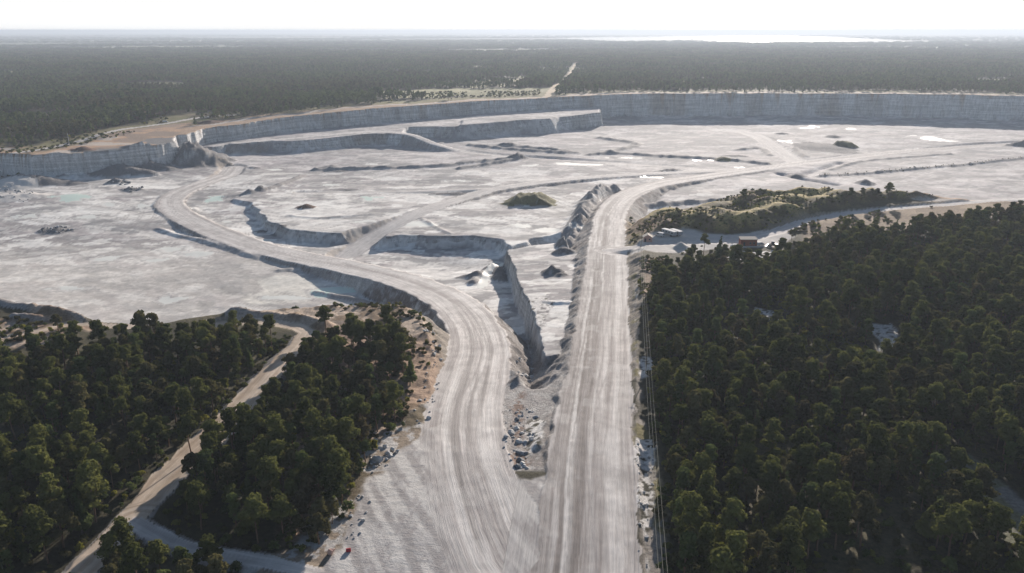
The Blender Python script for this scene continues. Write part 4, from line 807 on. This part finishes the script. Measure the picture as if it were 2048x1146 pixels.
K = {k: plain(k + '_paint', c_, r_, a_, s_) for k, c_, r_, a_, s_ in (('white', (.46, .46, .45), .85, .05, 3), ('cream', (.44, .38, .31), .9, .12, 2), ('redbrown', (.30, .10, .06), .75, .25, 2), ('rosy', (.42, .26, .21), .8, .15, 3), ('dark', (.035, .038, .042), .5, .2, 4),
     ('glass', (.03, .04, .05), .12, .1, 2), ('rubber', (.02, .02, .02), .9, .2, 5), ('red', (.38, .02, .03), .45, .15, 4), ('grey', (.30, .31, .32), .5, .15, 3), ('green', (.07, .09, .06), .6, .15, 3), ('wood', (.17, .12, .08), .9, .3, 3), ('salmon', (.52, .33, .26), .9, .2, 2), ('orange', (.50, .17, .03), .5, .1, 3), ('steel', (.32, .33, .34), .35, .1, 3))}
RK = [plain('grey_limestone_rock', (.34, .34, .34), .9, .3, 2), plain('dark_limestone_rock', (.16, .165, .17), .9, .3, 2), plain('pale_limestone_rock', (.50, .475, .44), .9, .25, 2), plain('rosy_rock', (.42, .29, .24), .9, .25, 2)]

def at_px(px, py): return hit(px, py)
def wheels(t, xs, yh, r, wd_=.28):
    for x in xs:
        for sy in (-1, 1):
            bm = bmesh.new(); cyl(bm, (x, sy * yh - wd_ / 2, r), (0, 1, 0), r, r, wd_, 16); wh = bmobj('wheel', bm, K['rubber'], t)
            bm = bmesh.new(); cyl(bm, (x, sy * yh - wd_ / 2 - .01 if sy < 0 else sy * yh + wd_ / 2 - .02, r), (0, 1, 0), r * .55, r * .5, .03, 12); bmobj('rim', bm, K['steel'], wh)

def van(px, py, rz, label, group=None, body='white', high=2.3, ln__=5.2):
    x, y, z = at_px(px, py); t = empty('parked_van', (x, y, z + .02), rz, label, 'van', group); L_ = ln__ / 2; H_ = high
    bm = bmesh.new(); prism(bm, [(-L_, .45), (L_, .45), (L_, .95), (L_ - .75, 1.2), (L_ - 1.5, H_ - .12), (L_ - 1.9, H_), (-L_ + .15, H_), (-L_, H_ - .3)], -.98, .98); bev(bm, .07); b = bmobj('body', bm, K[body], t)
    bm = bmesh.new(); prism(bm, [(L_ - .80, 1.26), (L_ - 1.46, H_ - .2), (L_ - 1.40, H_ - .2), (L_ - .72, 1.28)], -.85, .85); bmobj('windscreen', bm, K['glass'], t)
    for sy in (-1, 1):
        bm = bmesh.new(); prism(bm, [(L_ - 2.6, 1.3), (L_ - 1.0, 1.3), (L_ - 1.6, H_ - .3), (L_ - 2.6, H_ - .3)], sy * .985 - .012, sy * .985 + .012); bmobj('side_window', bm, K['glass'], t)
        bm = bmesh.new(); bx(bm, L_ - .05, L_ + .02, sy * .7 - .16, sy * .7 + .16, .68, .84); bmobj('headlight', bm, K['steel'], t)
    bm = bmesh.new(); bx(bm, -L_ - .03, -L_ + .01, -.75, .75, 1.35, H_ - .4); bmobj('rear_window', bm, K['glass'], t)
    bm = bmesh.new(); bx(bm, -L_ - .12, -L_ + .02, -.9, .9, .42, .6); bx(bm, L_ - .02, L_ + .12, -.9, .9, .42, .6); bmobj('bumper', bm, K['dark'], t)
    wheels(t, (-L_ + 1.0, L_ - .95), .86, .36); return t

def trailer(px, py, rz, label, group, ln__=9.5, roofc='white', bodyc='grey'):
    x, y, z = at_px(px, py); t = empty('site_trailer', (x, y, z + .02), rz, label, 'trailer', group); L_ = ln__ / 2
    bm = bmesh.new(); bx(bm, -L_, L_, -1.2, 1.2, .85, 2.9); bmobj('wall', bm, K[bodyc], t)
    bm = bmesh.new(); prism(bm, [(-L_ - .12, 2.9), (L_ + .12, 2.9), (L_ + .12, 3.04), (0, 3.16), (-L_ - .12, 3.04)], -1.35, 1.35); bmobj('roof', bm, K[roofc], t)
    bm = bmesh.new(); bx(bm, -L_ + .1, L_ + 1.1, -.5, -.38, .62, .85); bx(bm, -L_ + .1, L_ + 1.1, .38, .5, .62, .85); bx(bm, L_ + 1.0, L_ + 1.25, -.5, .5, .6, .8); bmobj('chassis', bm, K['dark'], t)
    for k in range(4):
        for sy in (-1, 1):
            bm = bmesh.new(); xx = -L_ + 1.4 + k * (ln__ - 2.8) / 3; bx(bm, xx - .45, xx + .45, sy * 1.2 - .02, sy * 1.2 + .03, 1.7, 2.4); f = bmobj('window', bm, K['glass'], t)
            bm = bmesh.new(); yy = sy * 1.2
            bx(bm, xx - .55, xx + .55, yy - .03, yy + .05, 2.4, 2.47); bx(bm, xx - .55, xx + .55, yy - .03, yy + .05, 1.63, 1.7); bmobj('window_frame', bm, K['white'], f)
    wheels(t, (-L_ + 1.8, -L_ + 2.7), 1.0, .42); return t

def cabin(px, py, rz, W_, D_, H_, wallm, roofm, label, gable=None):
    x, y, z = at_px(px, py); t = empty('site_cabin', (x, y + D_ / 2, z + .02), rz, label, 'cabin'); a, b = W_ / 2, D_ / 2
    bm = bmesh.new()
    if gable: prism(bm, [(-a, -.4), (a, -.4), (a, H_), (0, H_ + gable), (-a, H_)], -b, b)
    else: bx(bm, -a, a, -b, b, -.4, H_)
    wl = bmobj('wall', bm, K[wallm], t)
    bm = bmesh.new()
    if gable:
        for s_ in (-1, 1): prism(bm, [(s_ * (a + .35), H_ - .22), (0, H_ + gable + .03), (0, H_ + gable + .18), (s_ * (a + .35), H_ - .07)][::s_], -b - .35, b + .35)
    else:
        q = [(-a - .3, -b - .3, H_ + .01), (a + .3, -b - .3, H_ + .01), (a + .3, b + .3, H_ + .65), (-a - .3, b + .3, H_ + .65)]
        lo = [bm.verts.new(p) for p in q]; hi = [bm.verts.new((p[0], p[1], p[2] + .18)) for p in q]; bm.faces.new(lo[::-1]); bm.faces.new(hi)
        for k in range(4): bm.faces.new((lo[k], lo[(k + 1) % 4], hi[(k + 1) % 4], hi[k]))
    bmobj('roof', bm, K[roofm], t)
    if not gable:
        bm = bmesh.new(); prism(bm, [(-a, H_), (a, H_), (a, H_ + .6), (-a, H_ + .6)], b - .15, b - .02); bmobj('upper_wall', bm, K[wallm], t)
    # vertical boards
    bm = bmesh.new(); n = int(W_ / .6)
    for k in range(n + 1): xx = -a + W_ * k / n; bx(bm, xx - .03, xx + .03, -b - .035, -b + .01, 0, H_ - .02)
    bmobj('cladding_boards', bm, K[wallm], t)
    bm = bmesh.new(); bx(bm, -a * .55 - .5, -a * .55 + .5, -b - .05, -b + .02, 0, 2.05); dr_ = bmobj('door', bm, K['dark'], t)
    bm = bmesh.new(); bx(bm, -a * .55 + .32, -a * .55 + .42, -b - .1, -b - .04, .95, 1.1); bmobj('handle', bm, K['steel'], dr_)
    for xx in ((a * .2, a * .65) if W_ > 6 else (a * .45,)):
        bm = bmesh.new(); bx(bm, xx - .45, xx + .45, -b - .045, -b + .02, 1.1, 1.95); wn = bmobj('window', bm, K['glass'], t)
        bm = bmesh.new(); bx(bm, xx - .53, xx + .53, -b - .07, -b, 1.02, 1.1); bx(bm, xx - .53, xx + .53, -b - .07, -b, 1.95, 2.03); bmobj('window_frame', bm, K['cream'], wn)
    return t
cabin(1497, 492, .02, 8.6, 3.6, 3.4, 'redbrown', 'cream', 'large red-brown boarded cabin with pale sloping roof on the gravel parking ground')
cabin(1296, 485, -.12, 4.6, 4.2, 2.7, 'rosy', 'cream', 'small rosy shed with a pale gabled roof beside the haul road entrance', gable=1.4)
van(1319, 473, 2.4, 'white van with its nose towards the small shed')
trailer(1338, 471, 2.15, 'longer white-roofed site trailer parked next to the white van', 'site trailers beside the white van')
trailer(1352, 471, 2.1, 'shorter white-roofed site trailer farther from the white van', 'site trailers beside the white van', 7.5)
van(1520, 491, .3, 'small white van beside the red-brown cabin', high=1.9, ln__=4.4)
van(1469, 494, 3.0, 'low white car left of the red-brown cabin', high=1.6, ln__=4.3)
van(331, 245, .2, 'white van standing at the quarry rim by the brown terrace', high=2.6, ln__=6)

# dark wheel loader beside the cabin
x, y, z = at_px(1545, 494); t = empty('wheel_loader', (x, y, z), 2.6, 'dark wheel loader with a white cab top right of the red-brown cabin', 'wheel loader')
bm = bmesh.new(); prism(bm, [(-3.2, .8), (.2, .8), (.2, 1.5), (-.6, 2.0), (-3.0, 1.9), (-3.2, 1.6)], -.9, .9); bev(bm, .06); bmobj('engine_hood', bm, K['dark'], t)
bm = bmesh.new(); prism(bm, [(-.9, 1.6), (.6, 1.6), (.8, 2.2), (.6, 3.0), (-.8, 3.0)], -.75, .75); bev(bm, .05); cb = bmobj('cab', bm, K['glass'], t)
bm = bmesh.new(); bx(bm, -1.0, .8, -.85, .85, 3.0, 3.14); bmobj('cab_roof', bm, K['white'], cb)
for sy in (-1, 1):
    bm = bmesh.new(); prism(bm, [(.4, 1.2), (2.6, .55), (2.7, .8), (.6, 1.6)], sy * .6 - .12, sy * .6 + .12); bmobj('lift_arm', bm, K['dark'], t)
bm = bmesh.new(); prism(bm, [(2.4, .1), (3.6, .05), (3.6, .15), (2.7, .3), (2.6, 1.2), (2.4, 1.2)], -1.3, 1.3); bmobj('bucket', bm, K['steel'], t)
wheels(t, (-2.2, 1.2), 1.05, .75, .5)

# drill rig on the rim terrace
x, y, z = at_px(134, 292); t = empty('drill_rig', (x, y, z), .3, 'drill rig with a tall thin mast on the brown rim terrace', 'drill rig')
for sy in (-1, 1):
    bm = bmesh.new(); prism(bm, [(-1.9, .15), (-1.6, 0), (1.6, 0), (1.9, .15), (1.9, .6), (1.6, .8), (-1.6, .8), (-1.9, .6)], sy * 1.1 - .25, sy * 1.1 + .25); bmobj('track', bm, K['rubber'], t)
bm = bmesh.new(); bx(bm, -2.4, 1.4, -1.1, 1.1, .8, 2.1); bev(bm, .06); bmobj('body', bm, K['white'], t)
bm = bmesh.new(); bx(bm, .2, 1.8, -1.0, .2, 2.1, 3.2); bev(bm, .06); bmobj('cab', bm, K['glass'], t)
bm = bmesh.new(); bx(bm, 2.0, 2.35, .3, .65, .3, 12); bx(bm, 1.4, 2.0, .35, .6, 1.7, 2.0); bmobj('mast', bm, K['steel'], t)

# radio masts far away
for px, py, hh_, lb in ((1621, 71.5, 75, 'thin lattice mast behind the shining lake'), (627, 71, 70, 'thin lattice mast on the far horizon of the forest')):
    xy = P(px, py, 0); t = empty('radio_mast', (xy[0], xy[1], 0), 0, lb, 'radio mast')
    bm = bmesh.new(); cyl(bm, (0, 0, 0), (0, 0, 1), 7, 3.5, hh_, 8); bmobj('shaft', bm, K['grey'], t)
    bm = bmesh.new(); cyl(bm, (0, 0, hh_), (0, 0, 1), 1.5, .6, 25, 6); bmobj('antenna', bm, K['grey'], t)

# power line
def pole(x, y, lb):
    z = hz(x, y); t = empty('power_pole', (x, y, z), 0, lb, 'power pole', 'poles of the power line')
    bm = bmesh.new(); cyl(bm, (0, 0, -.5), (0, 0, 1), .15, .10, 9.6, 10); bmobj('post', bm, K['wood'], t)
    bm = bmesh.new(); bx(bm, -.95, .95, -.06, .06, 8.6, 8.74); bmobj('crossarm', bm, K['wood'], t)
    for xx in (-.8, 0, .8): bm = bmesh.new(); cyl(bm, (xx, 0, 8.74), (0, 0, 1), .06, .04, .22, 8); bmobj('insulator', bm, K['grey'], t)
    return Vector((x, y, z + 8.96))
pA = P(1283, 470, -3); pB = P(1334, 1230, 8.9); pM = P(1294, 700, 5)
tops = [pole(pA[0], pA[1], 'wooden power pole at the parking entrance by the rosy shed'), pole(pM[0], pM[1], 'wooden power pole at the forest edge by the straight haul road'), pole(pB[0], pB[1], 'wooden power pole at the near end of the line')]
wm = plain('bare_wire', (.30, .28, .22), .4, .1, 1)
for sgn in (-.8, 0, .8):
    bm = bmesh.new(); ring = []
    for a_, b_ in zip(tops[:-1], tops[1:]):
        for k in range(25):
            if k == 0 and ring: continue
            u_ = k / 24; p = a_.lerp(b_, u_); sag = 4 * u_ * (1 - u_) * (b_ - a_).length * .012
            ring.append([bm.verts.new((p.x + sgn + .03 * math.cos(q_), p.y, p.z - sag + .03 * math.sin(q_))) for q_ in (0, 1.57, 3.14, 4.71)])
    for r0_, r1_ in zip(ring[:-1], ring[1:]):
        for k in range(4): bm.faces.new((r0_[k], r0_[(k + 1) % 4], r1_[(k + 1) % 4], r1_[k]))
    o = bmobj('overhead_wire', bm, wm)
    tag(o, {-.8: 'thin overhead wire of the power line nearest the haul road', 0: 'middle one of the three thin overhead wires', .8: 'thin overhead wire of the power line nearest the wood'}[sgn], 'wire', 'overhead wires beside the haul road')

# small marker sign on the right verge
x, y, z = at_px(1278, 558); t = empty('marker_sign', (x, y, z), 0, 'small dark marker board on a post beside the straight haul road', 'sign')
bm = bmesh.new(); cyl(bm, (0, 0, -.3), (0, 0, 1), .06, .06, 2.2, 8); bmobj('post', bm, K['steel'], t)
bm = bmesh.new(); bx(bm, -.75, .75, -.05, .0, 1.3, 1.75); bmobj('board', bm, K['dark'], t)

# red steel drum and split boulder
x, y, z = at_px(697, 1103); t = empty('steel_drum', (x, y, z - .03), .2, 'dark red steel drum lying among stones beside the rosy split boulder', 'drum')
bm = bmesh.new(); cyl(bm, (-.5, 0, .38), (1, 0, 0), .38, .38, 1.0, 20); bev(bm, .03); bmobj('body', bm, K['red'], t)
bm = bmesh.new()
for xx in (-.18, .18): cyl(bm, (xx - .03, 0, .38), (1, 0, 0), .41, .41, .06, 20)
bmobj('hoop', bm, K['red'], t)

def rock_mesh(seed, flat=.7, jag_=.32):
    rg = np.random.default_rng(seed); bm = bmesh.new(); bmesh.ops.create_icosphere(bm, subdivisions=3, radius=1)
    pl = [(Vector(rg.normal(size=3)).normalized(), rg.uniform(.55, .9)) for _ in range(11)]
    for v_ in bm.verts:
        p = v_.co.copy()
        for n_, d_ in pl:
            k = p.dot(n_) - d_
            if k > 0: p -= n_ * k
        p *= 1 + jag_ * .25 * math.sin(p.x * 7 + seed) * math.cos(p.y * 6 - seed) + rg.normal() * .012
        v_.co = Vector((p.x * 1.1, p.y * .9, p.z * flat))
    me = bpy.data.meshes.new('boulder'); bm.to_mesh(me); bm.free(); return me
RM = []
for k in range(8):
    for mi in range(3):
        m2 = rock_mesh(40 + k, [.6, .75, .9, .7][k % 4]); m2.materials.append(RK[mi]); RM.append(m2)
me = rock_mesh(77, 1.25, .2); me.materials.append(K['salmon']); x, y, z = at_px(662, 1108); o = bpy.data.objects.new('boulder', me); COL.objects.link(o); o.location = (x, y, z + .55); o.scale = (.85, .6, .85); o.rotation_euler = (.1, .2, .5)
tag(o, 'tall rosy split boulder at the forest edge beside the red drum', 'boulder')
me = rock_mesh(78, .8, .2); me.materials.append(RK[0]); x, y, z = at_px(756, 922); o = bpy.data.objects.new('boulder', me); COL.objects.link(o); o.location = (x, y, z + .5); o.scale = (1.4, 1.2, 1.4)
tag(o, 'largest grey boulder in the heap at the edge of the gravel yard', 'boulder')
def boulders(n, poly, smin, smax, mats_, label, group, z=0, seed=1):
    rg = np.random.default_rng(seed); q = np.array(W2(poly, z)); x0, y0 = q.min(0); x1, y1 = q.max(0); k = 0
    while k < n:
        x, y = rg.uniform(x0, x1), rg.uniform(y0, y1)
        if not inside(np.array([x]), np.array([y]), q)[0]: continue
        s_ = smin + (smax - smin) * rg.random() ** 2.2; me = RM[rg.integers(8) * 3 + mats_[rg.integers(len(mats_))]]
        o = bpy.data.objects.new('boulder', me); COL.objects.link(o); o.location = (x, y, hz(x, y) + s_ * .18); o.scale = (s_, s_, s_ * rg.uniform(.7, 1)); o.rotation_euler = (rg.uniform(-.4, .4), rg.uniform(-.4, .4), rg.uniform(0, 6.28))
        tag(o, label, 'boulder', group); k += 1
boulders(34, [(750, 860), (775, 880), (800, 900), (780, 920), (760, 945), (735, 940), (740, 900)], .3, 1.0, (0, 1, 2), 'grey boulder in the heap where the gravel yard meets the brown bank', 'boulders at the yard edge', seed=2)
boulders(26, [(845, 700), (880, 700), (880, 760), (860, 830), (820, 860), (800, 850), (845, 780)], .25, .9, (0, 2), 'loose stone on the brown bank beside the curved haul road', 'stones on the brown bank', -1, seed=3)
boulders(20, [(840, 630), (875, 650), (885, 700), (860, 700)], .3, .9, (0, 2), 'loose stone on the crest where the curved haul road bends round the mound', 'stones at the bend', -2, seed=4)
boulders(24, [(1022, 722), (1050, 690), (1072, 700), (1075, 740), (1040, 760)], .3, 1.3, (2, 0), 'pale block fallen into the narrow near end of the trench between the haul roads', 'blocks in the trench end', -9, seed=15)
boulders(50, [(1004, 860), (1020, 800), (1060, 790), (1065, 860), (1050, 940), (1012, 945)], .12, .4, (2, 2, 0), 'small pale stone in the rubble wedge between the two haul roads', 'small stones between the haul roads', -1, seed=16)
boulders(45, [(1004, 860), (1030, 800), (1070, 780), (1075, 860), (1055, 945), (1012, 950)], .35, 1.25, (0, 2, 2, 0, 1), 'grey boulder in the rubble wedge between the two haul roads', 'boulders between the haul roads', -1, seed=5)
boulders(40, [(1270, 868), (1306, 870), (1312, 1146), (1322, 1250), (1285, 1250), (1268, 960)], .2, .6, (2, 2, 0), 'pale stone on the white rubble strip beside the straight haul road', 'stones on the white strip', 0, seed=6)
boulders(18, [(690, 1000), (720, 980), (740, 1000), (715, 1080), (690, 1090)], .2, .7, (0, 2), 'small stone at the edge between wood and gravel yard', 'stones at the wood edge', 0, seed=7)
boulders(30, [(76, 460), (84, 452), (110, 448), (140, 453), (150, 459), (130, 464), (95, 464)], .7, 1.9, (1, 0, 2), 'dark grey block in the isolated rock heap on the open quarry floor', 'blocks of the heap on the quarry floor', -28, seed=8)
boulders(22, [(215, 362), (245, 355), (262, 362), (245, 372), (220, 368)], .9, 2.2, (1, 0), 'dark block in the rock fall below the left rim', 'blocks of the rock fall', -28, seed=9)
boulders(16, [(246, 378), (285, 371), (287, 376), (262, 382)], .7, 1.6, (1, 1, 0), 'dark block in the low heap out from the rock fall', 'blocks of the low heap', -28, seed=10)
boulders(24, [(0, 380), (40, 376), (70, 390), (60, 404), (0, 408)], .8, 2.0, (2, 0), 'pale block in the broken rock at the left end of the quarry', 'pale blocks by the left wall', -28, seed=11)
